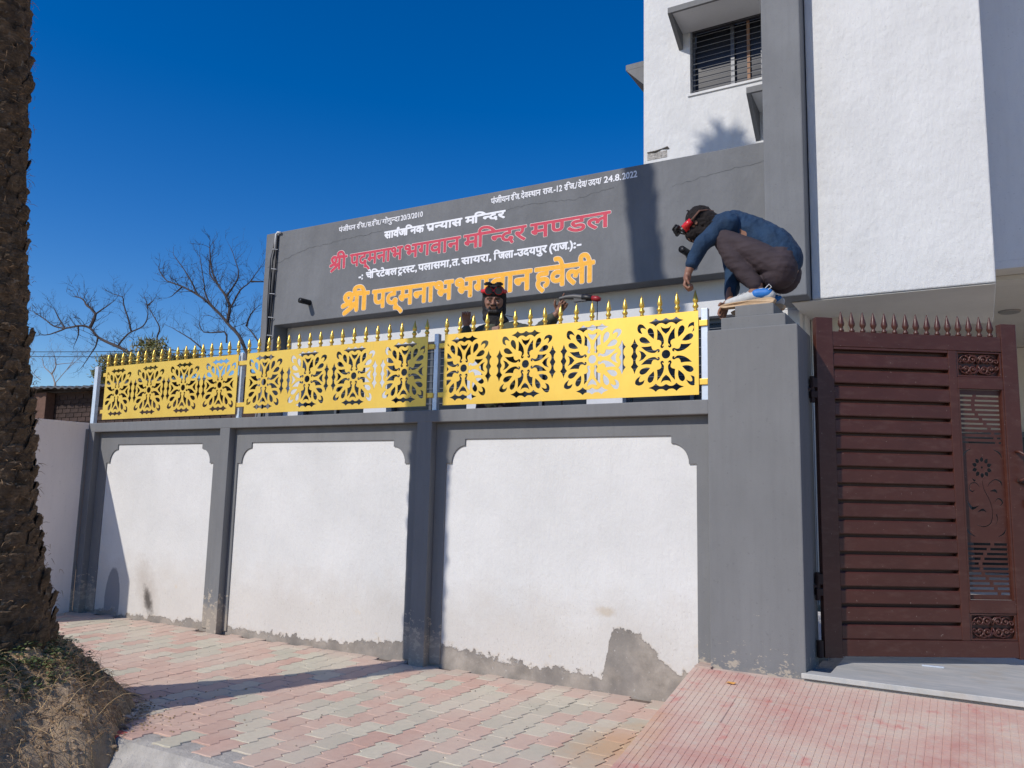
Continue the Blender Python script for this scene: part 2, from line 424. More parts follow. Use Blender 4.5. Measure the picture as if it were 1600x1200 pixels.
WEED = plain('green_weed', (.10, .13, .045), rough=.6, var=.4, vscale=40, bdist=0)
TWIG = plain('bare_branch_bark', (.055, .045, .045), rough=.85, var=.2, vscale=20, bdist=0)
TWIG2 = plain('pale_branch_bark', (.26, .22, .20), rough=.85, var=.2, vscale=20, bdist=0)
PINE = plain('pine_foliage', (.19, .19, .06), rough=.7, var=.5, vscale=9, bdist=0)
PINE2 = plain('dry_pine_foliage', (.24, .19, .07), rough=.7, var=.4, vscale=9, bdist=0)
BRICK = plain('shaded_brick', (.045, .028, .024), rough=.9, var=.3, vscale=18, bscale=80, obj_random=.5)  # brick colour darkened to stand for shade under the tin roof
BRICK_L = plain('red_brick', (.12, .068, .05), rough=.9, var=.2, vscale=18, bscale=80, obj_random=.4)
TIN = plain('weathered_tin', (.10, .10, .105), rough=.55, metal=.4, var=.3, vscale=6)
# paints of the lettering
P_WHITE = plain('white_lettering_paint', (.80, .81, .85), rough=.6, var=.08, vscale=25, bdist=0)
P_RED = plain('red_lettering_paint', (.56, .045, .085), rough=.6, var=.12, vscale=25, bdist=0)
P_YEL = plain('orange_yellow_lettering_paint', (.90, .44, .035), rough=.6, var=.08, vscale=25, bdist=0)
P_LINE = plain('pale_outline_paint', (.80, .74, .70), rough=.6, var=.08, vscale=25, bdist=0)
# cloth and skin
SKIN = plain('skin', (.25, .125, .082), rough=.5, var=.12, vscale=30, bscale=200, bdist=.0006)
HAIR = plain('black_hair', (.014, .011, .010), rough=.55, var=.2, vscale=60, bscale=300, bdist=.002)
NAVY = plain('navy_cotton', (.011, .036, .082), rough=.85, var=.3, vscale=9, bscale=16, bdist=.02, bstr=.8)
PLUM = plain('plum_grey_trouser_cloth', (.047, .034, .040), rough=.85, var=.15, vscale=9, bscale=14, bdist=.010, bstr=.6)
OLIVE = plain('olive_jacket_cloth', (.060, .066, .048), rough=.85, var=.2, vscale=7, bscale=30, bdist=.012, bstr=.6)
WOOL = plain('charcoal_wool', (.022, .020, .021), rough=.95, var=.3, vscale=30, bscale=130, bdist=.004)
WOOLB = plain('brown_black_wool', (.011, .008, .008), rough=.95, var=.35, vscale=22, bscale=110, bdist=.005)
REDP = plain('red_goggle_plastic', (.62, .02, .022), rough=.25, var=.05, bdist=0, coat=.4)
SHOE_W = plain('pale_shoe_mesh', (.46, .47, .47), rough=.7, var=.1, vscale=40, bscale=300, bdist=.001)
SHOE_B = plain('bright_blue_shoe_panel', (.02, .16, .50), rough=.55, var=.1, vscale=30, bdist=0)
SHOE_S = plain('tan_shoe_sole', (.52, .37, .23), rough=.7, var=.12, vscale=30, bscale=60, bdist=.001)
CHROME = plain('bracelet_steel', (.6, .58, .54), rough=.25, metal=.9, var=.05, bdist=0)
LEAF_Y = plain('fallen_orange_leaf', (.70, .34, .08), rough=.7, var=.2, vscale=60, bdist=0)
WOODP = plain('grey_scaffold_board', (.22, .17, .12), rough=.85, var=.25, vscale=12, bscale=50)

# ================================================================== ground and setting
SUNK = -0.14
g = MB(); g.add([(-400, -200, SUNK), (400, -200, SUNK), (400, 600, SUNK), (-400, 600, SUNK)], [(0, 1, 2, 3)])
setp(g.build('ground', SOIL), 'dry brown soil in front of the paving', kind='structure')

# palm: centre line and radius (the stem leans slightly)
PX, PY = -4.877, -2.592
def interp(pts, z):
    for (a, va), (b, vb) in zip(pts, pts[1:]):
        if z <= b: return va + (vb-va)*(z-a)/(b-a)
    return pts[-1][1]
def palm_c(z):
    d = interp([(0, .07), (1.5, .06), (1.9, .01), (2.3, -.04), (3, -.11), (3.5, -.14), (4.2, -.19), (8, -.36), (12, -.5)], z)
    e = interp([(0, 0), (4.2, 0), (6.2, -.06), (8.1, -.20), (9.3, -.33), (12, -.56)], z)
    return Vector((PX+d*.398+e, PY+d*.917, z))
def palm_r(z):
    pts = [(0, .48), (.40, .42), (.58, .365), (.76, .325), (.95, .262), (1.12, .220), (1.5, .180), (2.0, .172), (3, .168), (5, .168), (13, .155)]
    for (a, ra), (b, rb) in zip(pts, pts[1:]):
        if z <= b: return ra + (rb-ra)*(z-a)/(b-a)
    return .16

def mound_h(x, y):
    """height of soil heap round the palm"""
    dx, dy = x-PX, y-PY
    ang = math.atan2(dy, dx)
    r = math.hypot(dx, dy)
    Rm = .93 + .07*math.sin(3*ang+.6) + .05*math.sin(7*ang)
    if dy < 0: Rm += .55*min(1, -dy/max(r, .01))
    f = max(0, 1-(r/Rm)**2.0)
    h = .66*f**.8
    n = mnoise.fractal(Vector((x*4.5, y*4.5, 3.1)), 1.0, 2.0, 5)
    n2 = mnoise.noise(Vector((x*17, y*17, 1.7)))
    fall = min(1, max(0, (1.35*Rm-r)/.4))
    n3 = mnoise.noise(Vector((x*41, y*41, 5.7)))
    return SUNK + h + fall*(.045*n+.017*n2+.009*n3) + .012*n + .004*n3
mb = MB()
N = 290; x0, x1, y0, y1 = PX-1.6, PX+2.9, PY-2.2, PY+1.5
for j in range(N+1):
    for i in range(N+1):
        x = x0+(x1-x0)*i/N; y = y0+(y1-y0)*j/N
        z = mound_h(x, y)
        # keep the heap under the paving beyond its foot
        if y > -2.30 and math.hypot(x-PX, y-PY) > .98: z = min(z, -.08)
        b_ = min(i, N-i, j, N-j)
        if b_ == 0: z = SUNK-.02
        mb.v.append((x, y, z))
for j in range(N):
    for i in range(N):
        a = j*(N+1)+i; mb.f.append((a, a+1, a+N+2, a+N+1))
setp(mb.build('earth_mound', SOIL, smooth=True), 'heap of dry earth round the palm foot', kind='structure')

# ------------------------------------------------------------------ paving
pav = MB(); pav.prism([(-8.2, -1.75), (-5.6, -1.75), (-4.9, -1.78), (-4.3, -2.0), (-3.99, -2.26), (3.2, -2.26), (3.2, .12), (-8.2, .12)], -.13, -.012, 'z')
pavement = pav.build('pavement', SAND); setp(pavement, 'interlocking pink and grey paving along the wall', kind='structure')
L_, W_ = .25, .140
TILT = R(3.5)
def paver_outline():
    side = [(-.5, 0), (-.285, .0135), (-.215, -.0135), (0, 0), (.215, .0135), (.285, -.0135), (.5, 0)]
    g_ = .0026
    right = [(W_/2-g_+o*.95, v*(L_-2*g_)) for v, o in side]
    left = [(-W_/2+g_+o*.95, v*(L_-2*g_)) for v, o in side]
    top = [(W_*.22, L_/2-g_-.004), (0, L_/2-g_), (-W_*.22, L_/2-g_+.004)]
    bot = [(-W_*.22, -L_/2+g_+.004), (0, -L_/2+g_), (W_*.22, -L_/2+g_-.004)]
    return right + top + left[::-1] + bot
def paver_mesh(name, mat):
    o = paver_outline(); n = len(o)
    v = [(x, y, -.03) for x, y in o] + [(x, y, -.0025) for x, y in o] + [(x*.965, y*.982, 0) for x, y in o]
    f = [tuple(range(n-1, -1, -1)), tuple(range(2*n, 3*n))]
    for k in (0, n):
        f += [(k+i, k+(i+1) % n, k+n+(i+1) % n, k+n+i) for i in range(n)]
    q = MB(); q.add(v, f); return q.mesh(name, mat)
PM = [paver_mesh('paver', PAV_PINK), paver_mesh('paver', PAV_GREY)]
rnd = random.Random(11)
cand = []
ct, st_ = math.cos(TILT), math.sin(TILT)
for i in range(-70, 60):
    for j in range(-24, 16):
        lx = i*W_; ly = j*L_ + (L_/2 if i % 2 else 0) + rnd.uniform(-.0012, .0012)
        x = -3 + lx*ct - ly*st_; y = -1.2 + lx*st_ + ly*ct
        if x > -1.5 and y > -1.33: continue
        if y > .10 or y < -2.20 or x < -8.1 or x > 2.5: continue
        if x < -3.95 and math.hypot(x-PX, y-PY) < .84: continue
        if x < -5.2 and y < -1.65: continue
        cand.append((x, y))
cand.sort(key=lambda p: (Vector((p[0], p[1], 0))-CAM).length if not (p[0] > -1.9) else 99)
# what the picture shows largest first
bigs, rest = cand[:298], cand[298:]
for x, y in bigs:
    o = link('paver', PM[0] if rnd.random() < .52 else PM[1], pavement)
    o.location = (x, y, rnd.uniform(-.0015, .0015)); o.rotation_euler = (rnd.uniform(-.006, .006), rnd.uniform(-.006, .006), TILT+rnd.uniform(-.005, .005))
for k, mt in enumerate((PAV_PINK, PAV_GREY)):
    q = MB(); base = paver_outline(); n = len(base)
    for x, y in rest:
        if (random.Random(int(x*1000)*7+int(y*1000)).random() < .5) == bool(k): continue
        dz = rnd.uniform(-.001, .001)
        o2 = [(x+a*ct-b*st_, y+a*st_+b*ct) for a, b in base]; o3 = [(x+(a*ct-b*st_)*.97, y+(a*st_+b*ct)*.97) for a, b in base]
        q.add([(a, b, -.006+dz) for a, b in o2]+[(a, b, dz) for a, b in o3],
              [tuple(range(n, 2*n))]+[(i, (i+1) % n, n+(i+1) % n, n+i) for i in range(n)])
    o = q.build('distant_pavers', mt, pavement); o['kind'] = 'stuff'
# concrete haunch along the free edge of the paving
q = MB(); nx = 90
for i in range(nx+1):
    x = -4.0 + 6.4*i/nx
    w = .16+.05*mnoise.noise(Vector((x*5, 0, 0)))
    zt = -.004+.006*mnoise.noise(Vector((x*11, 3, 0)))
    for k, (dy, z) in enumerate(((.15, -.008), (.012+.02*mnoise.noise(Vector((x*9, 7, 0))), zt), (-.035, zt-.008), (-.07-.02*mnoise.noise(Vector((x*7, 5, 0))), -.05), (-w, SUNK+.012), (-w-.06, SUNK-.03))):
        q.v.append((x, -2.235+dy, z))
for i in range(nx):
    for k in range(5):
        a = i*6+k; q.f.append((a, a+1, a+7, a+6))
q.box(-4.02, -3.985, -2.27, -1.8, -.14, -.004)
setp(q.build('kerb', CONC), 'rough concrete edging below the paving', kind='structure')
q = MB(); q.box(-4.06, -3.955, -2.275, -2.20, -.075, .001)
setp(q.build('kerb_end_brick', plain('red_kerb_paint', (.50, .09, .07), rough=.7), bevel=.004), 'red painted block ending the kerb', kind='structure')

# ------------------------------------------------------------------ ramp with ribbed tiles
RX0, RX1 = -1.572, 2.6
def rz(y): return .28+.19*y
q = MB(); q.prism([(-1.62, -.2), (.13, -.2), (.13, rz(.10)-.012), (-.045, rz(-.045)-.012), (-1.62, rz(-1.62)-.012)], RX0, RX1, 'x')
rampo = q.build('ramp', GROUT); setp(rampo, 'dusty pink tiled ramp up to the gate', kind='structure')
TW, TL = .350, .3345
def ramp_tile():
    q = MB(); q.box(.0002, TW-.0002, -TL+.0008, -.0008, -.012, -.0030)
    n = 10; sw = TW/n
    for i in range(n):
        a, b = i*sw+.0017, (i+1)*sw-.0017
        m_ = 7; sl = (TL-.004)/m_
        for j in range(m_):
            c0 = -.002-j*sl-.0008; c1 = c0-sl+.0002
            q.add([(a, c0, -.0040), (b, c0, -.0040), (b, c1, -.0040), (a, c1, -.0040), (a+.0012, c0-.0001, -.0014), (b-.0012, c0-.0001, -.0014), (b-.0012, c1+.0001, 0), (a+.0012, c1+.0001, 0)],
                  [(4, 5, 6, 7), (0, 1, 5, 4), (1, 2, 6, 5), (2, 3, 7, 6), (3, 0, 4, 7)])
    return q.mesh('ramp_tile', RAMP)
RT = ramp_tile(); slope = math.atan(.19)
for j in range(5):
    yy = -.060 - j*TL*math.cos(slope)
    for i in range(12):
        x = RX0 + i*TW - .003
        if x + TW > RX1: break
        o = link('ramp_tile', RT, rampo); o.location = (x, yy, rz(yy)+rnd.uniform(-.001, .001))
        o.rotation_euler = (slope+rnd.uniform(-.003, .003), rnd.uniform(-.003, .003), rnd.uniform(-.002, .002))
q = MB()
q.box(RX0+.002, -1.470, -.052, .09, .10, rz(-.02))   # strip of mortar between ramp, strip of wall and pillar
setp(q.build('ramp_mortar', GROUT, rampo), None)
# mortar and marble threshold
q = MB(); q.box(-.93, 2.6, -.035, 1.0, .12, .279)
setp(q.build('threshold_bed', CONC, bevel=.006), 'mortar bed under the marble threshold', kind='structure')
q = MB(); q.prism([(-.943, -.052), (.20, -.06), (.20, 1.0), (-.80, 1.0), (-.80, .05), (-.917, .05), (-.917, -.01)], .281, .311, 'z')
q.prism([(.206, -.06), (2.6, -.065), (2.6, 1.0), (.206, 1.0)], .280, .310, 'z')
setp(q.build('threshold', MARBLE, bevel=.003), 'dusty marble threshold slabs under the gate', kind='structure')
q = MB(); q.box(-.90, 3.0, 1.0, 12.0, .20, .305); q.box(-8.4, -.90, .60, 2.80, .20, .300)
setp(q.build('yard_floor', plain('pale_yard_paving', (.55, .53, .50), rough=.8, var=.1, vscale=4)), 'pale yard floor inside the gate', kind='structure')

# ================================================================== boundary wall
YR = .07   # recessed face
bw = thing('boundary_wall', (-4.8, .12, 0), 'long white and grey plastered compound wall with three scallop-cornered bays', 'wall')
q = MB(); q.box(-8.19, -1.50, YR+.012, .20, -.1, 1.85); q.build('wall_core', WHITE_PANEL, bw)
q = MB(); q.box(-8.19, -1.482, 0, .24, 1.829, 1.923); q.build('coping', GREY, bw, bevel=.006)
def pilaster(x0, x1, rt=1.829):
    q = MB(); q.box(x0, x1, .002, YR+.03, -.03, rt+.02)
    o = q.build('pilaster', GREY_WALL, bw, bevel=.005)
pilaster(-8.075, -7.975); pilaster(-6.055, -5.925); pilaster(-3.795, -3.655)
def bay_frame(xa, xb, pa, pb, z1=1.829, ztop=1.698, zs=1.512, low=.02):
    """grey band with scalloped upper corners, standing 1 cm proud of the white panel"""
    n = 8; pts = []
    # inner outline from the lower left, up, along the top, down
    def corner(px, sx):
        c = []
        wdt, ht = .17, ztop-zs
        c.append((px, zs)); c.append((px+sx*.05, zs))
        for k in range(n+1):
            th = math.pi/2*k/n
            c.append((px+sx*(.05+(wdt-.05)*(1-math.cos(th))), zs+.0+(ht-.05)*math.sin(th)))
        c.append((px+sx*wdt, ztop))
        return c
    Lc = corner(pa, 1); Rc = corner(pb, -1)
    outline = [(xa, low), (pa, low)] + Lc + Rc[::-1] + [(pb, low), (xb, low), (xb, z1), (xa, z1)]
    q = MB(); q.prism(outline, YR, YR+.03)
    return q.build('bay_frame', GREY_WALL, bw, bevel=.0025, seg=1)
bay_frame(-7.975, -6.055, -7.83, -6.20)
bay_frame(-5.925, -3.795, -5.872, -3.905)
bay_frame(-3.655, -1.483, -3.555, -1.585)

# gate pillar
gp = thing('gate_pillar', (-1.2, .215, 0), 'thick grey plastered gate pillar with a stepped top', 'pillar')
q = MB(); q.box(-1.485, -.922, -.006, .43, 0, 2.372); q.build('shaft', GREY_WALL, gp, bevel=.008)
q = MB(); q.box(-1.405, -1.00, .035, .40, 2.372, 2.455); q.build('cap_step', GREY, gp, bevel=.006)
q = MB(); q.box(-1.32, -1.075, .06, .37, 2.455, 2.532); q.build('cap_step', GREY, gp, bevel=.006)

# side wall running toward the street on the left
sw = thing('side_wall', (-8.15, -.8, 0), 'plain off-white side wall in shade at the left corner', 'wall')
q = MB(); q.box(-8.24, -8.072, -1.70, .0, -.1, 1.925); q.build('wall_core', SIDE_WHITE, sw, bevel=.005)
q = MB(); q.box(-8.10, -8.066, -.035, -.002, -.1, 1.86); q.build('pilaster', GREY_WALL, sw, bevel=.004)

# ================================================================== fence: posts and laser-cut panels
def motif_holes():
    """quarter of the cut-out flower, unit = 0.063 m; returns list of closed outlines"""
    out = []
    def bez(pts, n=5, closed=True):
        # Catmull-Rom smoothing through the points marked smooth
        P_ = [Vector((p[0], p[1])) for p in pts]; res = []
        k = len(P_)
        for i in range(k):
            sharp = len(pts[i]) > 2
            nxs = len(pts[(i+1) % k]) > 2
            p0, p1, p2, p3 = P_[i-1], P_[i], P_[(i+1) % k], P_[(i+2) % k]
            if sharp: p0 = p1
            if nxs: p3 = p2
            for s in range(n):
                t_ = s/n
                res.append(.5*((2*p1)+(-p0+p2)*t_+(2*p0-5*p1+4*p2-p3)*t_*t_+(-p0+3*p1-3*p2+p3)*t_**3))
        return res
    circ = [Vector((.48*math.cos(a), .48*math.sin(a))) for a in [2*math.pi*i/16 for i in range(16)]]
    out.append(circ)
    br = [(-1.95, 0, 1), (-1.45, .18), (-1.13, .44, 1), (-.9, .24), (-.65, .17), (-.32, .2), (0, .38), (.32, .2), (.65, .17), (.9, .24), (1.13, .44, 1), (1.45, .18), (1.95, 0, 1),
          (1.45, -.18), (1.13, -.44, 1), (.9, -.24), (.65, -.14), (.32, -.17), (0, -.34), (-.32, -.17), (-.65, -.14), (-.9, -.24), (-1.13, -.44, 1), (-1.45, -.18)]
    b1 = bez(br, 3)
    for k in range(4):
        a = math.pi/2*k; c, s = math.cos(a), math.sin(a)
        out.append([Vector((p.x*c-(p.y+3.53)*s, p.x*s+(p.y+3.53)*c)) for p in b1])
    anch = bez([(-.60, 3.08, 1), (-.34, 2.86), (0, 2.80), (.34, 2.86), (.60, 3.08, 1), (.40, 2.55), (0, 2.18, 1), (-.40, 2.55)], 3)
    horn = bez([(.99, 2.80, 1), (.95, 2.2), (1.0, 1.62, 1), (.72, 1.55), (.52, 1.38), (.53, 1.10), (.62, .93), (.56, .72), (.36, .68), (.24, .82), (.28, .98, 1), (.36, .88), (.42, .95),
                (.24, 1.18), (.22, 1.5), (.34, 1.95), (.62, 2.42)], 2)
    drop = bez([(1.36, 1.74, 1), (1.30, 2.2), (1.45, 2.75), (1.80, 2.98), (2.05, 2.72), (1.95, 2.3), (1.65, 1.98)], 3)
    cres = bez([(2.38, 2.62, 1), (2.55, 3.05), (3.0, 3.22), (3.42, 3.06), (3.44, 2.72), (3.22, 2.42), (2.82, 2.16, 1), (3.02, 2.6), (2.96, 2.82), (2.7, 2.80)], 3)
    base = [anch]
    for k in range(4):
        a = math.pi/2*k; c, s = math.cos(a), math.sin(a)
        def T(p, mx=False):
            x, y = (-p.x, p.y) if mx else (p.x, p.y)
            return Vector((x*c-y*s, x*s+y*c))
        out.append([T(p) for p in anch]); out.append([T(p) for p in horn]); out.append([T(p, True) for p in horn])
        out.append([T(p) for p in drop]); out.append([T(p, True) for p in drop]); out.append([T(p) for p in cres])
    return out
HOLES = motif_holes()

def cut_sheet(name, mat, parent, outer, holes, y, thick):
    """flat sheet in the xz plane with holes, real thickness (2D curve filled, turned to mesh)"""
    cu_ = bpy.data.curves.new(name, 'CURVE'); cu_.dimensions = '2D'; cu_.fill_mode = 'BOTH'; cu_.extrude = thick/2
    for poly in [outer]+holes:
        sp = cu_.splines.new('POLY'); sp.points.add(len(poly)-1); sp.use_cyclic_u = True
        for i, p in enumerate(poly): sp.points[i].co = (p[0], p[1], 0, 1)
    tmp = bpy.data.objects.new('tmp', cu_); COL.objects.link(tmp)
    dg = bpy.context.evaluated_depsgraph_get(); dg.update()
    me = bpy.data.meshes.new_from_object(tmp.evaluated_get(dg))
    bpy.data.objects.remove(tmp)
    me.transform(Matrix(((1, 0, 0, 0), (0, 0, 1, y), (0, 1, 0, 0), (0, 0, 0, 1))))
    me.flip_normals()
    me.transform(Matrix.Translation(-WORLDLOC(parent)))
    me.materials.clear(); me.materials.append(mat); me.name = name
    o = link(name, me, parent)
    return o

def clip_poly(poly, xa, xb):
    """clip polygon to xa<x<xb (Sutherland-Hodgman)"""
    def half(P_, s, lim):
        res = []
        for i in range(len(P_)):
            a, b = P_[i-1], P_[i]; ina = s*(a[0]-lim) <= 0; inb = s*(b[0]-lim) <= 0
            if ina != inb:
                t_ = (lim-a[0])/(b[0]-a[0]); res.append((lim, a[1]+(b[1]-a[1])*t_))
            if inb: res.append((b[0], b[1]))
        return res
    P_ = half([(p[0], p[1]) for p in poly], 1, xb)
    return half(P_, -1, xa) if len(P_) > 2 else []

U = .0632
FIN = [(.0, .0), (.011, .0), (.013, .006), (.008, .014), (.014, .024), (.018, .034), (.012, .047), (.009, .053), (.014, .066), (.0165, .078), (.012, .100), (.006, .128), (.001, .150)]
fin_mesh = MB().lathe(FIN, (0, 0, 0), 10).mesh('finial', GOLD, smooth=True)
def fence_panel(xa, xb, centres, label, nspear=17):
    t = thing('golden_fence', ((xa+xb)/2, .04, 1.96), label, 'fence panel', 'golden laser-cut panels on the boundary wall')
    holes = []
    for cx in centres:
        for h in HOLES:
            P_ = [(cx+p[0]*U, 2.241+p[1]*U) for p in h]
            P_ = clip_poly(P_, xa+.028, xb-.028)
            if len(P_) < 3: continue
            lim = [p for p in P_ if abs(p[0]-(xa+.028)) < 1e-6 or abs(p[0]-(xb-.028)) < 1e-6]
            if len(lim) > 2: continue
            area = abs(sum(P_[i-1][0]*P_[i][1]-P_[i][0]*P_[i-1][1] for i in range(len(P_))))/2
            if area < 2e-5: continue
            cl = [P_[0]]
            for p in P_[1:]:
                if math.hypot(p[0]-cl[-1][0], p[1]-cl[-1][1]) > 2e-4: cl.append(p)
            holes.append(cl)
    bounds = [xa]+[(a+b)/2 for a, b in zip(centres, centres[1:])]+[xb]
    merged = MB()
    for k, cx in enumerate(centres):
        a, b = bounds[k], bounds[k+1]
        hh_ = [[(p[0]-cx, p[1]-2.241) for p in P_] for P_ in holes if a < sum(p[0] for p in P_)/len(P_) < b]
        tmp = cut_sheet('cell', YELLOW, t, [(a-cx, 1.960-2.241), (b-cx, 1.960-2.241), (b-cx, 2.518-2.241), (a-cx, 2.518-2.241)], hh_, 0, .004)
        me = tmp.data; w0 = WORLDLOC(t)
        merged.add([(v.co.x+w0.x+cx, v.co.y+w0.y+.030, v.co.z+w0.z+2.241) for v in me.vertices], [tuple(p.vertices) for p in me.polygons])
        bpy.data.objects.remove(tmp)
    merged.build('cut_sheet', YELLOW, t)
    for z in (2.045, 2.435):
        for a, b in ((xa-.058, xa+.020), (xb-.020, xb+.058)):
            q = MB(); q.box(a, b, .036, .061, z-.020, z+.020); q.build('bracket', YELLOW, t, bevel=.003)
    for i in range(nspear):
        o = link('finial', fin_mesh, t); x = xa+.005+(xb-xa-.026)*i/(nspear-1)
        o.location = Vector((x, .041, 2.520)) - WORLDLOC(t); o.rotation_euler = (rnd.uniform(-.02, .02), rnd.uniform(-.03, .03), rnd.random())
        o.scale = (1.15, 1.15, .95)
    q = MB()
    for i in range(nspear):
        x = xa+.005+(xb-xa-.026)*i/(nspear-1)
        q.box(x-.006, x+.006, .0345, .0465, 2.492, 2.521)
    q.build('spear_shanks', YELLOW, t)
    return t
fence_panel(-7.912, -5.905, (-7.700, -7.180, -6.660, -6.140), 'far left golden cut-metal panel nearest the palm tree', 17)
fence_panel(-5.79, -3.74, (-5.555, -5.025, -4.495, -3.965), 'middle golden cut-metal fence panel with flower cut-outs', 17)
fence_panel(-3.577, -1.552, (-3.393, -2.849, -2.312, -1.774), 'right golden cut-metal panel beside the gate pillar', 17)
for xc, w, lab in ((-8.115, .058, 'leftmost galvanised steel fence post at the side wall corner'), (-5.893, .036, 'thin steel fence post between the left and middle golden panels'),
                (-3.672, .040, 'steel fence post in palm shadow between the middle and right panels'), (-1.518, .045, 'short steel fence post against the grey gate pillar')):
    q = MB(); q.box(-w/2, w/2, -.02, .02, 0, .612)
    o = q.build('fence_post', SILVER, bevel=.003); o.location = (xc, .068, 1.924)
    setp(o, lab, 'post', 'steel posts on the boundary wall')

# ================================================================== building
bd = thing('haveli_building', (-3, 4, 0), 'white and grey two storey building with a painted grey name board wall', 'building')
YS = 2.60
# name-board wall: left wing parapet band
def part(name, mat, *boxes, bevel=.006):
    q = MB()
    for b in boxes: q.box(*b)
    return q.build(name, mat, bd, bevel=bevel)
q = MB()
q.prism([(-8.50, 4.815), (-8.50, .1), (-8.24, .1), (-8.24, 3.492), (-1.575, 3.492), (-1.575, 4.76)], YS, YS+.24)
board = q.build('name_board', GREY_SIGN, bd, bevel=.008)
part('wing_side_wall', GREY_SIGN, (-8.50, -8.36, 2.845, 8.0, .1, 4.80))
part('wing_roof', GREY, (-8.355, -1.58, 2.845, 8.0, 4.60, 4.70))
# recessed front wall: white band above the windows and white piers between
part('front_wall', WHITE_BACK, (-8.235, -1.42, 2.843, 2.99, 3.12, 3.60), bevel=.004)
for xa, xb in ((-8.235, -7.95), (-6.80, -6.43), (-5.22, -4.91), (-3.66, -3.24), (-1.80, -1.42)):
    part('pier', WHITE_BACK, (xa, xb, 2.846, 3.0, .3, 3.119), bevel=.004)
part('dado', GREY, (-8.235, -1.42, 2.86, 3.05, .3, .95))
for xa, xb in ((-7.948, -6.802), (-6.428, -5.222), (-4.908, -3.662), (-3.238, -1.802)):
    q = MB(); q.box(xa, xb, 2.95, 2.985, .952, 1.0); q.box(xa, xb, 2.95, 2.985, 3.07, 3.117)
    q.box(xa, xa+.04, 2.95, 2.985, 1.0, 3.07); q.box(xb-.04, xb, 2.95, 2.985, 1.0, 3.07)
    mid = (xa+xb)/2; q.box(mid-.02, mid+.02, 2.95, 2.98, 1.0, 3.07)
    wf = q.build('window', ALU, bd)
    q = MB(); q.box(xa+.04, xb-.04, 2.986, 2.992, 1.0, 3.07); q.build('pane', GLASS_DK, wf)
    for k in range(22):
        z = 1.06+k*.093
        q = MB(); q.tube([(xa+.005, 2.935, z), (xb-.005, 2.935, z)], .003, 6); q.build('grille_bar', BAR_STEEL, wf)
# column and cantilevered block
part('column_upper', GREY_DARK, (-1.60, -1.247, 2.25, 2.70, 3.10, 9.2), bevel=.012)
part('white_block', WHITE_UP, (-1.240, .193, 2.45, 4.09, 3.10, 9.2), bevel=.012)
part('right_bay', plaster('pale_bay_paint', (.74, .745, .745), var=.04, streak=.03, amp=.012), (.196, 3.4, 4.10, 4.4, 3.705, 9.2), (.196, 3.4, 4.098, 4.104, 3.625, 3.7045), bevel=.01)
part('porch_ceiling', CREAM, (-1.42, 3.4, 4.105, 9.0, 3.62, 3.70), (-1.42, .189, 2.466, 4.10, 3.088, 3.098), bevel=.004)
part('porch_beam', CREAM, (.20, 3.4, 4.36, 4.6, 3.565, 3.618), bevel=.004)
part('porch_column', CREAM, (-1.39, -1.08, 3.25, 3.55, .3, 3.40), bevel=.006)
part('porch_return', WHITE_BACK, (-1.50, -1.395, 2.992, 9.0, .3, 3.60))
part('porch_side_wall', CREAM, (-1.36, -1.20, 3.56, 9.0, .3, 3.45), bevel=.004)
part('porch_back_wall', CREAM, (-1.09, 3.4, 8.9, 9.05, .3, 3.615), bevel=.004)
q = MB(); q.box(-.2, 3.0, 8.78, 8.88, .31, 2.35); w_ = q.build('porch_window', ALU, bd)
q = MB(); q.box(-.12, 2.9, 8.765, 8.779, .40, 2.27); q.build('pane', GLASS_DK, w_)
q = MB(); q.lathe([(.0, 0), (.11, 0), (.12, .012), (.12, .02)], (.41, 6.18, 3.599), 20); q.build('ceiling_lamp', plain('lamp_plastic', (.30, .29, .27), rough=.5, bdist=0), bd)
# upper storey set back over the wing (with window opening)
XW0, XW1, ZW0, ZW1, YU = -2.905, -1.85, 6.295, 7.19, 4.2
q = MB()
xs_, zs_ = [-3.52, XW0, XW1, -1.10], [4.70, ZW0, ZW1, 9.2]
for yy in (YU, YU+.25):
    for i in range(3):
        for j in range(3):
            if i == 1 and j == 1: continue
            q.add([(xs_[i], yy, zs_[j]), (xs_[i+1], yy, zs_[j]), (xs_[i+1], yy, zs_[j+1]), (xs_[i], yy, zs_[j+1])], [(0, 1, 2, 3)])
for a, b, c, d in (((XW0, ZW0), (XW1, ZW0), 0, 0), ((XW1, ZW0), (XW1, ZW1), 0, 0), ((XW1, ZW1), (XW0, ZW1), 0, 0), ((XW0, ZW1), (XW0, ZW0), 0, 0), ((-3.52, 4.7), (-3.52, 9.2), 0, 0), ((-3.52, 9.2), (-1.1, 9.2), 0, 0)):
    q.add([(a[0], YU, a[1]), (b[0], YU, b[1]), (b[0], YU+.25, b[1]), (a[0], YU+.25, a[1])], [(0, 1, 2, 3)])
q.build('upper_wall', WHITE_UP, bd)
part('upper_side_wall', WHITE_UP, (-3.52, -3.30, YU+.252, 9.0, 4.70, 9.2), bevel=.004)
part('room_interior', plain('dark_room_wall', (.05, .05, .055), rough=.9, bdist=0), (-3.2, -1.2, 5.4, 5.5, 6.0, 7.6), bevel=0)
q = MB(); q.box(XW0+.002, XW0+.035, YU+.10, YU+.14, ZW0, ZW1-.002); q.box(-2.42, -2.375, YU+.10, YU+.14, ZW0, ZW1-.002); q.box(XW1-.05, XW1-.01, YU+.10, YU+.14, ZW0, ZW1-.002)
q.box(-2.055, -2.005, YU+.10, YU+.14, ZW0, ZW1-.002); q.box(XW0+.036, XW1-.05, YU+.10, YU+.13, ZW1-.04, ZW1-.004); q.box(XW0+.036, XW1-.05, YU+.10, YU+.13, ZW0, ZW0+.02)
uw = q.build('window', ALU, bd)
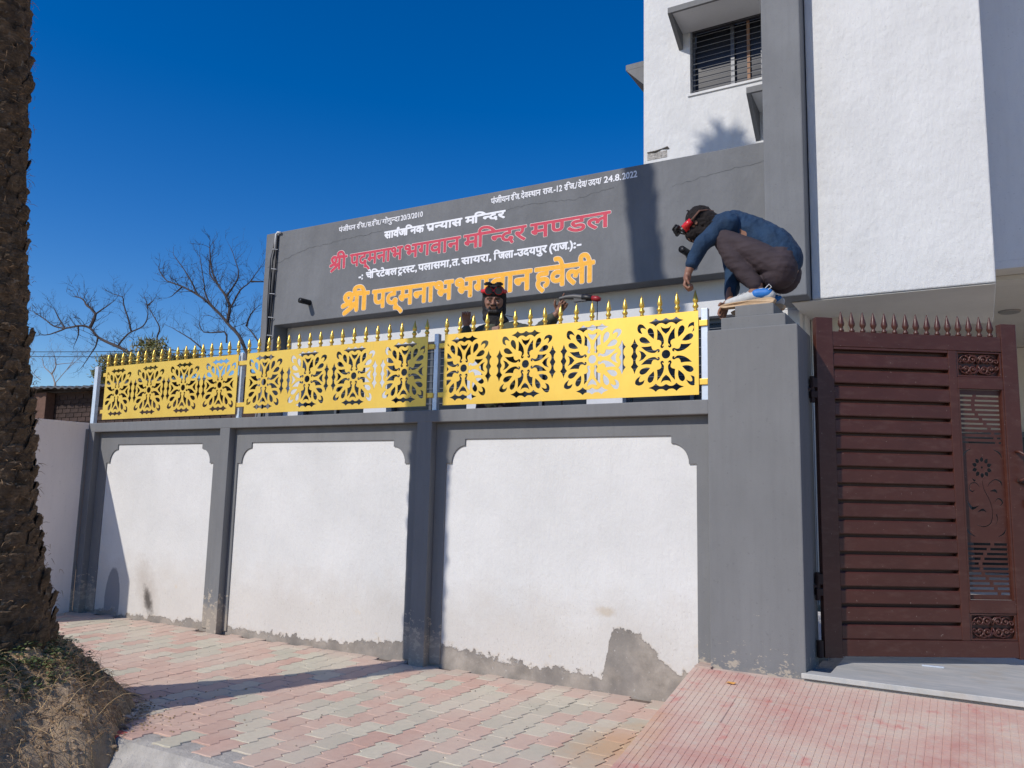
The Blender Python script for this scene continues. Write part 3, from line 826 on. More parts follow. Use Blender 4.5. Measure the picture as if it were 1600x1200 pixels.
q = MB(); q.box(XW0+.036, XW1-.052, YU+.145, YU+.15, ZW0+.02, ZW1-.04); q.build('pane', GLASS_DK, uw)
q = MB(); q.box(-2.225, -2.19, YU+.115, YU+.135, ZW0+.021, ZW1-.045); q.build('curtain_rail', CURTAIN, uw)
for k in range(12):
    z = ZW0+.055+k*.072
    q = MB(); q.tube([(XW0+.003, YU+.06, z), (XW1-.003, YU+.06, z)], .0035, 6); q.build('grille_bar', BAR_STEEL, uw)
q = MB(); q.box(XW0-.03, XW1, YU-.018, YU+.05, ZW0-.035, ZW0-.002); q.build('sill', WHITE_UP, uw, bevel=.004)
def hood(xa, xb, yw, zt, p=.44, th=.075, drop=.26):
    """sun hood: thin slab with a triangular cheek at its left end"""
    q = MB(); q.box(xa, xb, yw-p, yw-.002, zt-th, zt)
    h_ = q.build('window_hood', GREY, bd, bevel=.004)
    q = MB(); q.prism([(yw-p+.002, zt-th-.001), (yw-.003, zt-th-.001), (yw-.003, zt-th-drop)], xa, xa+.05, 'x'); q.build('cheek', GREY, h_)
    q = MB(); q.prism([(yw-p+.03, zt-th-.001), (yw-.003, zt-th-.001), (yw-.003, zt-th-.055)], xa+.052, xb-.01, 'x'); q.build('soffit', WHITE_BACK, h_)
hood(-3.045, -1.62, YU, 7.25)
hood(-2.11, -1.20, YU, 5.98, drop=.40)
q = MB(); q.box(-3.86, -3.522, 4.42, 5.7, 6.96, 7.04)
hh = q.build('window_hood', GREY, bd, bevel=.004)
q = MB(); q.prism([(-3.85, 6.959), (-3.523, 6.959), (-3.523, 6.62)], 4.42, 4.47); q.build('cheek', GREY, hh)
# broken plaster hole on the upper wall
q = MB(); q.box(-3.47, -3.21, YU-.004, YU+.002, 5.53, 5.62); q.build('exposed_patch', plain('raw_mortar', (.42, .40, .37), rough=.9, var=.4, vscale=40, bscale=60, bdist=.02, bstr=1), bd)
q = MB(); q.tube([(-3.47, YU-.006, 5.635), (-3.36, YU-.012, 5.628), (-3.28, YU-.004, 5.648), (-3.20, YU-.014, 5.652), (-3.18, YU-.004, 5.635)], [.006, .012, .006, .014, .003], 6); q.build('crack', plain('crack_shadow', (.10, .09, .08), rough=.9, bdist=0), bd)
# long hairline cracks on the name board (shallow grooves filled dark)
CR = plain('crack_line', (.095, .10, .105), rough=.9, bdist=0)
def crack(pts, y, w=.004, sd_=1):
    rr = random.Random(sd_); q = MB(); P_ = []
    for (a, b) in zip(pts, pts[1:]):
        n = max(2, int(math.hypot(b[0]-a[0], b[1]-a[1])/.045))
        for i in range(n):
            t_ = i/n; P_.append((a[0]+(b[0]-a[0])*t_, a[1]+(b[1]-a[1])*t_+rr.uniform(-.011, .011)))
    P_.append(pts[-1])
    for i in range(len(P_)-1):
        a, b = P_[i], P_[i+1]; w0 = w*rr.uniform(.3, 1)
        q.add([(a[0], y, a[1]-w0), (b[0], y, b[1]-w0), (b[0], y, b[1]+w0), (a[0], y, a[1]+w0)], [(0, 1, 2, 3)])
    return q.build('crack', CR, bd)
crack([(-8.44, 4.33), (-7.7, 4.50), (-7.1, 4.53), (-6.4, 4.56)], YS-.0015, .004, 3)
crack([(-4.9, 4.50), (-4.3, 4.56), (-3.7, 4.52), (-3.25, 4.57)], YS-.0015, .003, 5)
crack([(-2.6, 4.47), (-2.2, 4.52), (-1.9, 4.55), (-1.62, 4.56)], YS-.0015, .003, 8)
# black drain spouts
for sx, sz in ((-7.60, 3.745), (-2.435, 3.735)):
    q = MB(); q.tube([(sx, YS+.02, sz), (sx-.012, YS-.17, sz-.004)], .036, 14, cap=False)
    q.tube([(sx-.012, YS-.17, sz-.004), (sx, YS-.10, sz-.003)], .031, 14)
    q.build('drain_spout', BLACK, bd, smooth=True)
# pipe and cables down the left end of the board
q = MB(); q.tube([(-8.20, YS-.02, 4.79), (-8.25, YS-.03, 4.80), (-8.275, YS-.035, 4.77), (-8.28, YS-.035, 4.56)], .016, 10); q.build('pvc_pipe', PVC, bd, smooth=True)
q = MB(); q.tube([(-8.26, YS-.02, 4.76), (-8.275, YS-.028, 4.1), (-8.30, YS-.028, 3.4), (-8.33, YS-.028, 2.6), (-8.34, YS-.028, 1.2)], .014, 8); q.build('black_conduit', BLACK, bd, smooth=True)
for k, (dx, w) in enumerate(((-.05, .022), (-.075, .05), (-.028, .03), (-.10, .06))):
    rr = random.Random(k+40); pts = [(-8.26+dx*.2, YS-.03, 4.76)]
    for i in range(1, 12):
        z = 4.76-i*.33; pts.append((-8.275+dx*(.55+.45*math.sin(i*.5+k))-.006*i+rr.uniform(-w, w)*.12, YS-.02-.012*k, z))
    q = MB(); q.tube(pts, .0065, 6); q.build('cable', BLACK, bd, smooth=True)
for z in (4.56, 4.28, 3.93, 3.6, 3.35):
    q = MB(); q.tube([(-8.335, YS-.03, z+.004), (-8.30, YS-.058, z), (-8.245, YS-.02, z-.004)], .006, 6); q.build('pipe_clip', PVC, bd)

# ------------------------------------------------------------------ lettering (hand painted, Devanagari)
_gc = {}
def glyph(ch):
    """returns (polygon faces, boundary edges, advance) of one character, em units"""
    if ch in _gc: return _gc[ch]
    def ev(txt):
        c = bpy.data.curves.new('g', 'FONT'); c.body = txt; c.size = 1; c.resolution_u = 3
        o = bpy.data.objects.new('g', c); COL.objects.link(o)
        dg = bpy.context.evaluated_depsgraph_get(); dg.update()
        me = bpy.data.meshes.new_from_object(o.evaluated_get(dg)); bpy.data.objects.remove(o); return me
    me = ev(ch); ref = ev('|'); me2 = ev(ch+'|')
    rx = max(v.co.x for v in ref.vertices); adv = max(v.co.x for v in me2.vertices)-rx
    bm = bmesh.new(); bm.from_mesh(me); bmesh.ops.remove_doubles(bm, verts=bm.verts, dist=1e-5)
    _gc[ch] = (bm, adv); return _gc[ch]
def bm_data(bm):
    bm.verts.index_update()
    V_ = [(v.co.x, v.co.y) for v in bm.verts]; F_ = [[v.index for v in f.verts] for f in bm.faces]
    E_ = [(e.verts[0].index, e.verts[1].index) for e in bm.edges if len(e.link_faces) < 2]
    return V_, F_, E_
def stemx(ch):
    """left x of the right-hand stem: found at mid height"""
    bm, adv = glyph(ch); xs = [v.co.x for v in bm.verts if v.co.y < .06 and v.co.x > adv*.5]
    return max(xs)-.088 if xs else adv-.16
def compose(tokens, hw=.045):
    """tokens: characters, or ('half', ch), ('reph',), ('ra',) ..., gives shapes with pen positions"""
    V_, F_, E_, S_ = [], [], [], []   # verts, faces, boundary edges, strokes (polyline, radius)
    pen = 0.0; last = 0.0
    def put(bm, dx, dy=0):
        v, f, e = bm_data(bm); n = len(V_)
        V_.extend([(a+dx, b+dy) for a, b in v]); F_.extend([[i+n for i in q_] for q_ in f]); E_.extend([(a+n, b+n) for a, b in e])
    for tk in tokens:
        if isinstance(tk, str):
            if tk == ' ': pen += .26; continue
            if tk == 'ि':
                bm, adv = glyph(tk); mnx = min(v.co.x for v in bm.verts if v.co.y < .3)
                put(bm, pen-mnx+.012); S_.append(([(pen-.05, .590), (pen+adv-mnx+.03, .590)], .036)); last = pen; pen += adv-mnx+.012; continue
            bm, adv = glyph(tk); put(bm, pen); last = pen; pen += adv
        elif tk[0] == 'half':
            bm, adv = glyph(tk[1]); c = bm.copy(); cx = stemx(tk[1])
            bmesh.ops.bisect_plane(c, geom=c.verts[:]+c.edges[:]+c.faces[:], plane_co=(cx, 0, 0), plane_no=(1, 0, 0), clear_outer=True)
            put(c, pen); c.free(); last = pen; pen += cx-.012
        elif tk[0] == 'reph':
            x = pen-.10; S_.append(([(x, .63), (x-.06, .72), (x-.02, .80), (x+.06, .80), (x+.10, .73)], hw*.8))
        elif tk[0] == 'ra':      # slanting stroke under a stem
            x = pen-.13; S_.append(([(x, .27), (x-.12, .14), (x-.22, .06)], hw))
        elif tk[0] == 'ra2':     # caret under a round letter
            x = last+.24; S_.append(([(x-.14, -.16), (x, .0), (x+.14, -.16)], hw*.9))
        elif tk[0] == 'shra':    # the letter shri's body
            x = pen
            S_.append(([(x+.02, .20), (x+.12, .24), (x+.22, .30)], hw))
            S_.append(([(x+.13, .40), (x+.08, .52), (x+.14, .62), (x+.25, .62), (x+.30, .52), (x+.27, .38), (x+.20, .30), (x+.30, .22), (x+.44, .26)], hw))
            S_.append(([(x+.44, .28), (x+.28, .10), (x+.08, -.07)], hw))
            S_.append(([(x+.46, .62), (x+.46, .02)], hw)); S_.append(([(x+.36, .62), (x+.56, .62)], hw))
            last = pen; pen += .56
        elif tk[0] == 'sp': pen += tk[1]
    return V_, F_, E_, S_
def word(tokens, xl, xr, zh, zb, mat_in, mat_out, fat, outw, name, parent, y, jit):
    V_, F_, E_, S_ = compose(tokens)
    xs = [v[0] for v in V_]+[p[0] for s in S_ for p in s[0]]
    mn, mx = min(xs), max(xs)
    HL = .62
    sx = (xr-xl)/(mx-mn); sz = (zh-zb)/HL
    def M(p): return (xl+(p[0]-mn)*sx, zb+p[1]*sz)
    rr = random.Random(jit)
    for lay, (mat, extra, yy) in enumerate(((mat_out, outw, y-.0012), (mat_in, 0, y-.0030))):
        if mat is None: continue
        q = MB()
        def disc(c, r_, k):
            n = 7; d = yy-rr.uniform(.0001, .0008)
            q.add([(c[0]+r_*math.cos(2*math.pi*i/n), d, c[1]+r_*math.sin(2*math.pi*i/n)) for i in range(n)], [tuple(range(n))])
        def seg(a, b, r_):
            dx, dz = b[0]-a[0], b[1]-a[1]; l = math.hypot(dx, dz)
            if l < 1e-6: return
            nx_, nz_ = -dz/l*r_, dx/l*r_; d = yy-rr.uniform(.0001, .0008)
            q.add([(a[0]+nx_, d, a[1]+nz_), (b[0]+nx_, d, b[1]+nz_), (b[0]-nx_, d, b[1]-nz_), (a[0]-nx_, d, a[1]-nz_)], [(0, 1, 2, 3)])
        W_2 = [M(v) for v in V_]
        q.add([(a, yy, b) for a, b in W_2], F_)
        rad = fat+extra
        for a, b in E_: seg(W_2[a], W_2[b], rad)
        done = set()
        for a, b in E_:
            for k in (a, b):
                if k not in done: done.add(k); disc(W_2[k], rad, k)
        for pts, hw in S_:
            P_ = [M(p) for p in pts]
            # smooth
            Q_ = []
            for i in range(len(P_)-1):
                p0 = P_[max(i-1, 0)]; p1 = P_[i]; p2 = P_[i+1]; p3 = P_[min(i+2, len(P_)-1)]
                for s in range(4):
                    t_ = s/4
                    Q_.append(tuple(.5*(2*p1[k]+(-p0[k]+p2[k])*t_+(2*p0[k]-5*p1[k]+4*p2[k]-p3[k])*t_*t_+(-p0[k]+3*p1[k]-3*p2[k]+p3[k])*t_**3) for k in (0, 1)))
            Q_.append(P_[-1]); r_ = hw*(sx+sz)/2+rad
            for a, b in zip(Q_, Q_[1:]): seg(a, b, r_)
            for c in Q_: disc(c, r_, 0)
        o = q.build(name, mat, parent)
        for p in o.data.polygons:
            if p.normal.y > 0: pass
    return
def H(c): return ('half', c)
VIR = '\u094d'
Ltxt = []
def line(words, zh, zb, mi, mo, fat, outw, name):
    for k, (tk, xl, xr) in enumerate(words):
        word(tk, xl, xr, zh, zb, mi, mo, fat, outw, name, board, YS, len(name)*7+k)
SHRI = [('shra',), 'ी']
MANDIR = ['म', 'ि', H('न'), 'द', 'र']
line([(SHRI, -7.264, -6.983), (list('पद')+[VIR]+list('मनाभ'), -6.927, -6.077), (list('भगवान'), -6.042, -5.215), (MANDIR, -5.163, -4.318), (['म', H('ण'), 'ड', 'ल'], -4.26, -3.288)],
     4.312, 4.150, P_RED, P_LINE, .0072, .0048, 'red_lettering')
line([(SHRI, -7.014, -6.585), (list('पद')+[VIR]+list('मनाभ'), -6.521, -5.299), (list('भगवान'), -5.259, -4.238), (list('हवेली'), -4.187, -3.473)],
     3.785, 3.566, P_YEL, P_LINE, .0130, .0052, 'yellow_lettering')
line([(['स', 'ा', 'व', ('reph',), 'ज', 'ि', 'न', 'क'], -6.374, -5.76), (['प', ('ra',), H('न'), 'य', 'ा', 'स'], -5.718, -5.199), (MANDIR, -5.15, -4.601)], 4.535, 4.450, P_WHITE, None, .0070, 0, 'white_lettering')
line([(list('-:'), -6.765, -6.70), (['च', 'े', 'ि', 'र', 'ट', 'े', 'ब', 'ल'], -6.646, -6.15), (['ट', ('ra2',), 'र', H('स'), 'ट'], -6.133, -5.873), (list(','), -5.862, -5.845), (list('पलासमा'), -5.821, -5.365), (list(','), -5.352, -5.335),
      (list('त.'), -5.324, -5.212), (list('सायरा,'), -5.188, -4.775), (['ि', 'ज', 'ल', 'ा'], -4.738, -4.48), (['-', 'उ', 'द', 'य', 'प', 'ु', 'र'], -4.465, -4.048), (list('(राज.)'), -4.012, -3.73), (list(':-'), -3.716, -3.628)],
     4.040, 3.962, P_WHITE, None, .0055, 0, 'white_lettering')
RAJI = ['र', 'ि', 'ज', '.', '/']
line([(list('पंजीयन'), -7.15, -6.865), (RAJI, -6.842, -6.668), (list('स.')+RAJI, -6.658, -6.438), (['ग', 'ा', 'े', 'ग', 'ु', H('न'), 'द', 'ा'], -6.420, -6.140), (list('20/3/2010'), -6.124, -5.785)],
     4.708, 4.648, P_WHITE, None, .0022, 0, 'small_white_lettering')
line([(list('पंजीयन'), -4.797, -4.542), (RAJI[:4], -4.527, -4.408), (['द', 'े', 'व', H('स'), 'थ', 'ा', 'न'], -4.393, -4.139), (list('राज.-12'), -4.11, -3.87), (RAJI, -3.842, -3.684), (list('देव/'), -3.671, -3.565), (list('उदय/'), -3.549, -3.395),
      (list('24.8.'), -3.363, -3.165), (list('2022'), -3.150, -2.984)], 4.705, 4.642, P_WHITE, None, .0026, 0, 'small_white_lettering')

# ================================================================== gate leaf
g0 = Vector((-.843, .33, 0)); g1 = Vector((.255, 1.07, 0)); ang = math.atan2(g1.y-g0.y, g1.x-g0.x)
gate = thing('gate_leaf', (g0.x, g0.y, .3), 'dark brown steel gate leaf standing open beside the grey pillar', 'gate', rotz=ang)
def gpart(name, mat, boxes, bevel=.003, parent=None):
    q = MB()
    for b in boxes: q.box(b[0], b[1], b[2], b[3], b[4]-.3, b[5]-.3)
    return q.build(name, mat, parent or gate, bevel=bevel, world=False)
gpart('stile', BROWN, [(-.03, .082, 0, .05, .345, 2.470)]); gpart('stile', BROWN, [(1.215, 1.319, 0, .05, .345, 2.470)])
gpart('top_rail', BROWN, [(.083, 1.214, .003, .047, 2.283, 2.382)]); gpart('bottom_rail', BROWN, [(.083, 1.214, .003, .047, .355, .455)])
gpart('mid_stile', BROWN, [(.850, .905, .003, .047, .456, 2.282)])
gpart('cross_rail', BROWN, [(.906, 1.214, .003, .047, 2.035, 2.112)]); gpart('cross_rail', BROWN, [(.906, 1.214, .003, .047, .622, .700)])
gpart('backing_sheet', BROWN, [(.060, .880, .0505, .0545, .440, 2.300)], bevel=0)
pit = (2.263-.462)/17
for k in range(17):
    zt = 2.263-k*pit-.024
    q = MB()
    zb_ = zt-(pit-.019)
    q.prism([(.034, zt-.3-.004), (.012, zt-.3), (.005, zt-.3-.008), (.003, zb_-.3+.006), (.008, zb_-.3), (.034, zb_-.3)], .083, .8495, 'x')
    q.build('slat', BROWN, gate, bevel=.0015, world=False, seg=1)
gpart('slat', BROWN, [(.086, .847, .004, .034, 2.266, 2.281)], bevel=.001)
for z0_, z1_ in ((2.114, 2.280), (.458, .620)):
    gpart('ornament_back', BROWN, [(.907, 1.213, .034, .040, z0_, z1_)], bevel=0)
    gpart('ornament_frame', BROWN, [(.907, .919, .008, .033, z0_, z1_), (1.201, 1.213, .008, .033, z0_, z1_), (.9195, 1.2005, .008, .033, z0_, z0_+.010), (.9195, 1.2005, .008, .033, z1_-.010, z1_)], bevel=.001)
    cx, cz = 1.06, (z0_+z1_)/2-.3
    q = MB()
    def spiral(x, z, r0, r1, a0, turns, rad=.0055):
        n = int(14*abs(turns))+4
        pts = []
        for i in range(n+1):
            t_ = i/n; a = a0+2*math.pi*turns*t_; rr_ = r0+(r1-r0)*t_
            pts.append((x+rr_*math.cos(a), .020-.004*math.sin(t_*3), z+rr_*math.sin(a)*.9))
        q.tube(pts, [rad*1.25*(1-.25*i/n) for i in range(n+1)], 6)
    for sx in (-1, 1):
        for sz in (-1, 1):
            a0 = math.pi if sx > 0 else 0
            spiral(cx+sx*.036, cz+sz*.032, .034, .005, a0, sx*sz*-1.4)
            spiral(cx+sx*.085, cz+sz*.030, .028, .004, math.pi/2*sz, sx*sz*1.2, .005)
            spiral(cx+sx*.122, cz+sz*.020, .018, .004, a0, sx*sz*-1.1, .0045)
            q.tube([(cx, .022, cz+sz*.005), (cx+sx*.02, .016, cz+sz*.050), (cx+sx*.06, .018, cz+sz*.066), (cx+sx*.10, .022, cz+sz*.056), (cx+sx*.13, .022, cz+sz*.03)], [.006, .006, .005, .005, .003], 6)
            q.ball((cx+sx*.036, .016, cz+sz*.032), .008, 8, 5); q.ball((cx+sx*.085, .018, cz+sz*.030), .007, 8, 5)
    q.build('scroll_ornament', BROWN, gate, world=False, smooth=True)
# cut plate with slots, sunflower and stem
def ell(cx, cz, rx, rz_, a=0, n=12, a0=0, a1=2*math.pi):
    res = []
    for i in range(n):
        th = a0+(a1-a0)*i/n; x, z = rx*math.cos(th), rz_*math.sin(th)
        res.append((cx+x*math.cos(a)-z*math.sin(a), cz+x*math.sin(a)+z*math.cos(a)))
    return res
def ribbon(pts, ws):
    """closed slot along a polyline"""
    P_ = []
    for i in range(len(pts)-1):
        p0 = pts[max(i-1, 0)]; p1 = pts[i]; p2 = pts[i+1]; p3 = pts[min(i+2, len(pts)-1)]
        for s in range(4):
            t_ = s/4; w = ws[i]+(ws[i+1]-ws[i])*t_
            P_.append((*[.5*(2*p1[k]+(-p0[k]+p2[k])*t_+(2*p0[k]-5*p1[k]+4*p2[k]-p3[k])*t_*t_+(-p0[k]+3*p1[k]-3*p2[k]+p3[k])*t_**3) for k in (0, 1)], w))
    P_.append((*pts[-1], ws[-1])); A, B = [], []
    for i in range(len(P_)):
        a, b = P_[max(i-1, 0)], P_[min(i+1, len(P_)-1)]; dx, dz = b[0]-a[0], b[1]-a[1]; l = math.hypot(dx, dz) or 1
        A.append((P_[i][0]-dz/l*P_[i][2], P_[i][1]+dx/l*P_[i][2])); B.append((P_[i][0]+dz/l*P_[i][2], P_[i][1]-dx/l*P_[i][2]))
    return A+B[::-1]
PX0, PX1 = .918, 1.206
holes = []
for k in range(11):                       # upper louvre slots
    z = 1.995-k*.0303; xs_ = 1.045-.03*math.cos((k-2)*.5)+.10*max(0, (k-3)/7)**1.3
    holes.append([(PX0+.012, z-.008), (xs_-.010, z-.008), (xs_-.010, z+.004), (PX0+.012, z+.004)])
    holes.append([(xs_+.012, z-.008), (PX1-.012, z-.008), (PX1-.012, z+.004), (xs_+.012, z+.004)])
for k in range(11):                       # lower louvre slots
    z = 1.048-k*.0305; xs_ = 1.045-.035*math.sin(k*.42)+.05*max(0, 1-k/4)+.06*max(0, (k-6)/5)
    holes.append([(PX0+.012, z-.010), (xs_-.010, z-.010), (xs_-.010, z+.006), (PX0+.012, z+.006)])
    holes.append([(xs_+.012, z-.010), (PX1-.012, z-.010), (PX1-.012, z+.006), (xs_+.012, z+.006)])
fx, fz = 1.055, 1.530
for k in range(10):
    a = 2*math.pi*k/10+.3; c, s = math.cos(a), math.sin(a)
    pet = [(.036, -.004), (.044, -.013), (.056, -.012), (.070, 0), (.056, .012), (.044, .013), (.036, .004)]
    holes.append([(fx+p[0]*c-p[1]*s, fz+p[0]*s+p[1]*c) for p in pet])
holes.append(ell(fx, fz, .008, .008))
for sx, sz, zc in ((-1, 1, 1.59), (1, 1, 1.59), (-1, -1, 1.15), (1, -1, 1.15)):
    cxx = 1.062
    holes.append(ribbon([(cxx+sx*.133, zc), (cxx+sx*.115, zc+sz*.035), (cxx+sx*.075, zc+sz*.058)], [.001, .006, .001]))
holes.append(ribbon([(1.052, 1.445), (1.062, 1.39), (1.095, 1.32), (1.110, 1.25), (1.095, 1.18), (1.05, 1.155), (1.0, 1.165)], [.002, .003, .003, .003, .004, .003, .001]))
holes.append(ribbon([(1.085, 1.40), (1.10, 1.43), (1.14, 1.455), (1.175, 1.44), (1.185, 1.405)], [.001, .003, .003, .006, .001]))
holes.append(ribbon([(1.10, 1.38), (1.135, 1.385), (1.15, 1.365)], [.001, .009, .001]))
holes.append(ribbon([(1.035, 1.40), (1.01, 1.43), (.975, 1.425), (.965, 1.39), (.985, 1.375), (1.0, 1.39)], [.001, .003, .003, .003, .004, .001]))
holes.append(ribbon([(.945, 1.315), (.975, 1.27), (1.02, 1.285)], [.001, .011, .001]))
holes.append(ribbon([(1.01, 1.245), (1.045, 1.262), (1.07, 1.245)], [.001, .008, .001]))
holes.append(ribbon([(1.125, 1.31), (1.155, 1.335), (1.18, 1.31), (1.16, 1.285)], [.001, .004, .006, .001]))
holes.append(ribbon([(1.135, 1.235), (1.140, 1.20), (1.125, 1.165)], [.005, .003, .001]))
holes.append(ribbon([(.985, 1.46), (1.0, 1.445), (1.01, 1.45)], [.001, .007, .001]))
ps = cut_sheet('cut_plate', BROWN, gate, [(PX0-.010, .703-.3+.3), (PX1+.006, .703), (PX1+.006, 2.032), (PX0-.010, 2.032)], holes, .030, .004)
ps.data.transform(Matrix.Translation(WORLDLOC(gate))); ps.data.transform(Matrix.Translation((0, 0, -.3)))
gpart('plate_frame', BROWN, [(.906, .917, .004, .027, .701, 2.034), (1.203, 1.2135, .004, .027, .701, 2.034)], bevel=.001)
GF = [(0, 0), (.016, 0), (.0175, .012), (.010, .022), (.010, .028), (.019, .044), (.0205, .055), (.014, .085), (.006, .12), (.001, .136)]
gfm = MB().lathe(GF, (0, 0, 0), 10).mesh('finial', BROWN, smooth=True)
for k in range(15):
    o = link('finial', gfm, gate); o.location = (.151+k*(1.157-.151)/14, .025, 2.383-.3); o.rotation_euler = (0, rnd.uniform(-.03, .03), 0)
for z in (2.0, .77):
    q = MB(); z_ = z-.3
    q.box(-.062, -.028, .0, .05, z_+.012, z_+.075); q.box(-.070, -.030, .0, .05, z_-.055, z_-.012); q.tube([(-.055, .02, z_-.085), (-.055, .02, z_+.085)], .016, 10); q.box(-.10, -.05, .01, .03, z_-.008, z_+.008)
    q.build('hinge', BROWN_DK, gate, bevel=.002, world=False)
q = MB(); q.tube([(-.05, .02, .045), (-.05, .02, .145)], .022, 10); q.build('pivot', BROWN_DK, gate, world=False)
q = MB(); q.tube([(1.268, -.002, 1.335), (1.272, -.03, 1.333), (1.292, -.05, 1.315), (1.300, -.055, 1.24), (1.295, -.05, 1.17), (1.275, -.03, 1.152), (1.270, -.002, 1.150)], .009, 8)
q.build('handle', BROWN, gate, world=False, smooth=True)
q = MB(); q.tube([(1.262, -.012, 1.152), (1.33, -.012, 1.130)], .010, 8); q.box(1.300, 1.322, -.02, -.002, .98, 1.03); q.build('latch_bolt', BROWN_DK, gate, world=False)
# flat steel bar lying below the gate
q = MB(); q.box(-.06, .06, -.012, .012, 0, .008); o = q.build('steel_offcut', SILVER, bevel=.001); o.location = (-.30, .62, .3115); o.rotation_euler = (0, 0, .1)
setp(o, 'small flat steel offcut lying under the brown gate', 'metal scrap')

# ================================================================== palm tree
palm = thing('palm_tree', (PX, PY, .2), 'thick date palm trunk with dark stubby leaf bases at the left edge', 'palm tree')
q = MB(); nz, na = 150, 28
for i in range(nz+1):
    z = .15+11.6*(i/nz)
    c = palm_c(z); r_ = palm_r(z)*.90
    for j in range(na):
        a = 2*math.pi*j/na; rr_ = r_*(1+.06*mnoise.noise(Vector((math.cos(a)*3, math.sin(a)*3, z*9))))
        q.v.append((c.x+rr_*math.cos(a), c.y+rr_*math.sin(a), z))
for i in range(nz):
    for j in range(na):
        q.f.append((i*na+j, i*na+(j+1) % na, (i+1)*na+(j+1) % na, (i+1)*na+j))
q.build('trunk', BARK, palm, smooth=True)
def stub_mesh(seed):
    """one cut leaf base: a broad scale bending outward, thick ragged tip"""
    rr = random.Random(seed); q = MB(); w, h, d = .5, 1.0, .5
    rows = []
    nseg = 5
    for i in range(nseg+1):
        t_ = i/nseg
        ww = w*(1.05-.45*t_**1.3)*(1+rr.uniform(-.08, .08)); out = d*(.16+.62*math.sin(1.75*t_)); z = h*t_-.12*t_*t_
        th_ = .16-.05*t_
        rows.append([(-ww, -.05, z), (-ww*.55, -out*.8, z-.02), (0, -out-.10*rr.random(), z-.05), (ww*.55, -out*.8, z-.02), (ww, -.05, z),
                     (ww*.5, -out*.8+th_*1.6, z+.05), (0, -out+th_*1.8, z+.07), (-ww*.5, -out*.8+th_*1.6, z+.05)])
    for r_ in rows:
        for p in r_: q.v.append(tuple(c+rr.uniform(-.055, .055) for c in p))
    n = 8
    for i in range(nseg):
        for j in range(n): q.f.append((i*n+j, i*n+(j+1) % n, (i+1)*n+(j+1) % n, (i+1)*n+j))
    q.f.append(tuple(range(nseg*n, nseg*n+n)))
    return q
STUBS = [stub_mesh(s) for s in range(12)]
STUBM = [s.mesh('leaf_base', BARK, smooth=False) for s in STUBS]
stubs = []
z = .36; ring = 0; rr = random.Random(5)
while z < 11.8:
    r_ = palm_r(z); per = max(9, int(2*math.pi*r_/.112))
    for j in range(per):
        a = 2*math.pi*(j+.5*(ring % 2)+rr.uniform(-.12, .12))/per
        stubs.append((z+rr.uniform(-.012, .012), a, 2*math.pi*r_/per*(1.0+rr.uniform(-.08, .18)), rr.randrange(12), rr.uniform(.65, 1.45)))
    z += .056 if z < 5.2 else .12
    ring += 1
nv = (.4496, .8932)
def stub_key(s):
    a = s[1]; side = math.cos(a)*nv[0]+math.sin(a)*nv[1]
    tocam = math.cos(a)*.893-math.sin(a)*.45
    vis = side > .10 and tocam > -.35 and s[0] < 4.4
    return (0 if vis else 1, abs(s[0]-1.3))
stubs.sort(key=stub_key)
joined = MB()
for k, (z, a, w, vi, ln) in enumerate(stubs):
    c = palm_c(z); r_ = palm_r(z)*.86
    pos = Vector((c.x+r_*math.cos(a), c.y+r_*math.sin(a), z-.03))
    rot = Matrix.Rotation(a+math.pi/2, 4, 'Z') @ Matrix.Rotation(rr.uniform(-.12, .12), 4, 'Y') @ Matrix.Rotation(rr.uniform(-.1, .25), 4, 'X')
    S = Matrix.Diagonal((w*1.08, w*.40*rr.uniform(.75, 1.25), .100*ln, 1))
    if z > 5.2: S = Matrix.Diagonal((w*1.1, w*.28, .16*ln, 1))
    M_ = Matrix.Translation(pos) @ rot @ S
    if k < 298:
        o = link('leaf_base', STUBM[vi], palm); o.matrix_local = Matrix.Translation(-WORLDLOC(palm)) @ M_
    else:
        joined.add([tuple(M_ @ Vector(v)) for v in STUBS[vi].v], STUBS[vi].f)
o = joined.build('leaf_bases_beyond', BARK, palm); o['kind'] = 'stuff'
q = MB(); rr = random.Random(77)
for k in range(900):
    z = rr.uniform(.5, 4.6); a = rr.uniform(-1.2, 1.9); c = palm_c(z); r_ = palm_r(z)*rr.uniform(.98, 1.16)
    p0 = Vector((c.x+r_*math.cos(a), c.y+r_*math.sin(a), z)); d = Vector((rr.gauss(0, .5)-math.sin(a)*rr.uniform(-1, 1), rr.gauss(0, .5)+math.cos(a)*rr.uniform(-1, 1), rr.gauss(-.1, .5))).normalized()
    L = rr.uniform(.02, .05); q.tube([p0, p0+d*L*.5+Vector((0, 0, rr.uniform(-.006, .006))), p0+d*L-Vector((0, 0, L*.25))], [.0016, .0013, .0005], 3, cap=False)
o = q.build('fibres', ROOT, palm); o['kind'] = 'stuff'
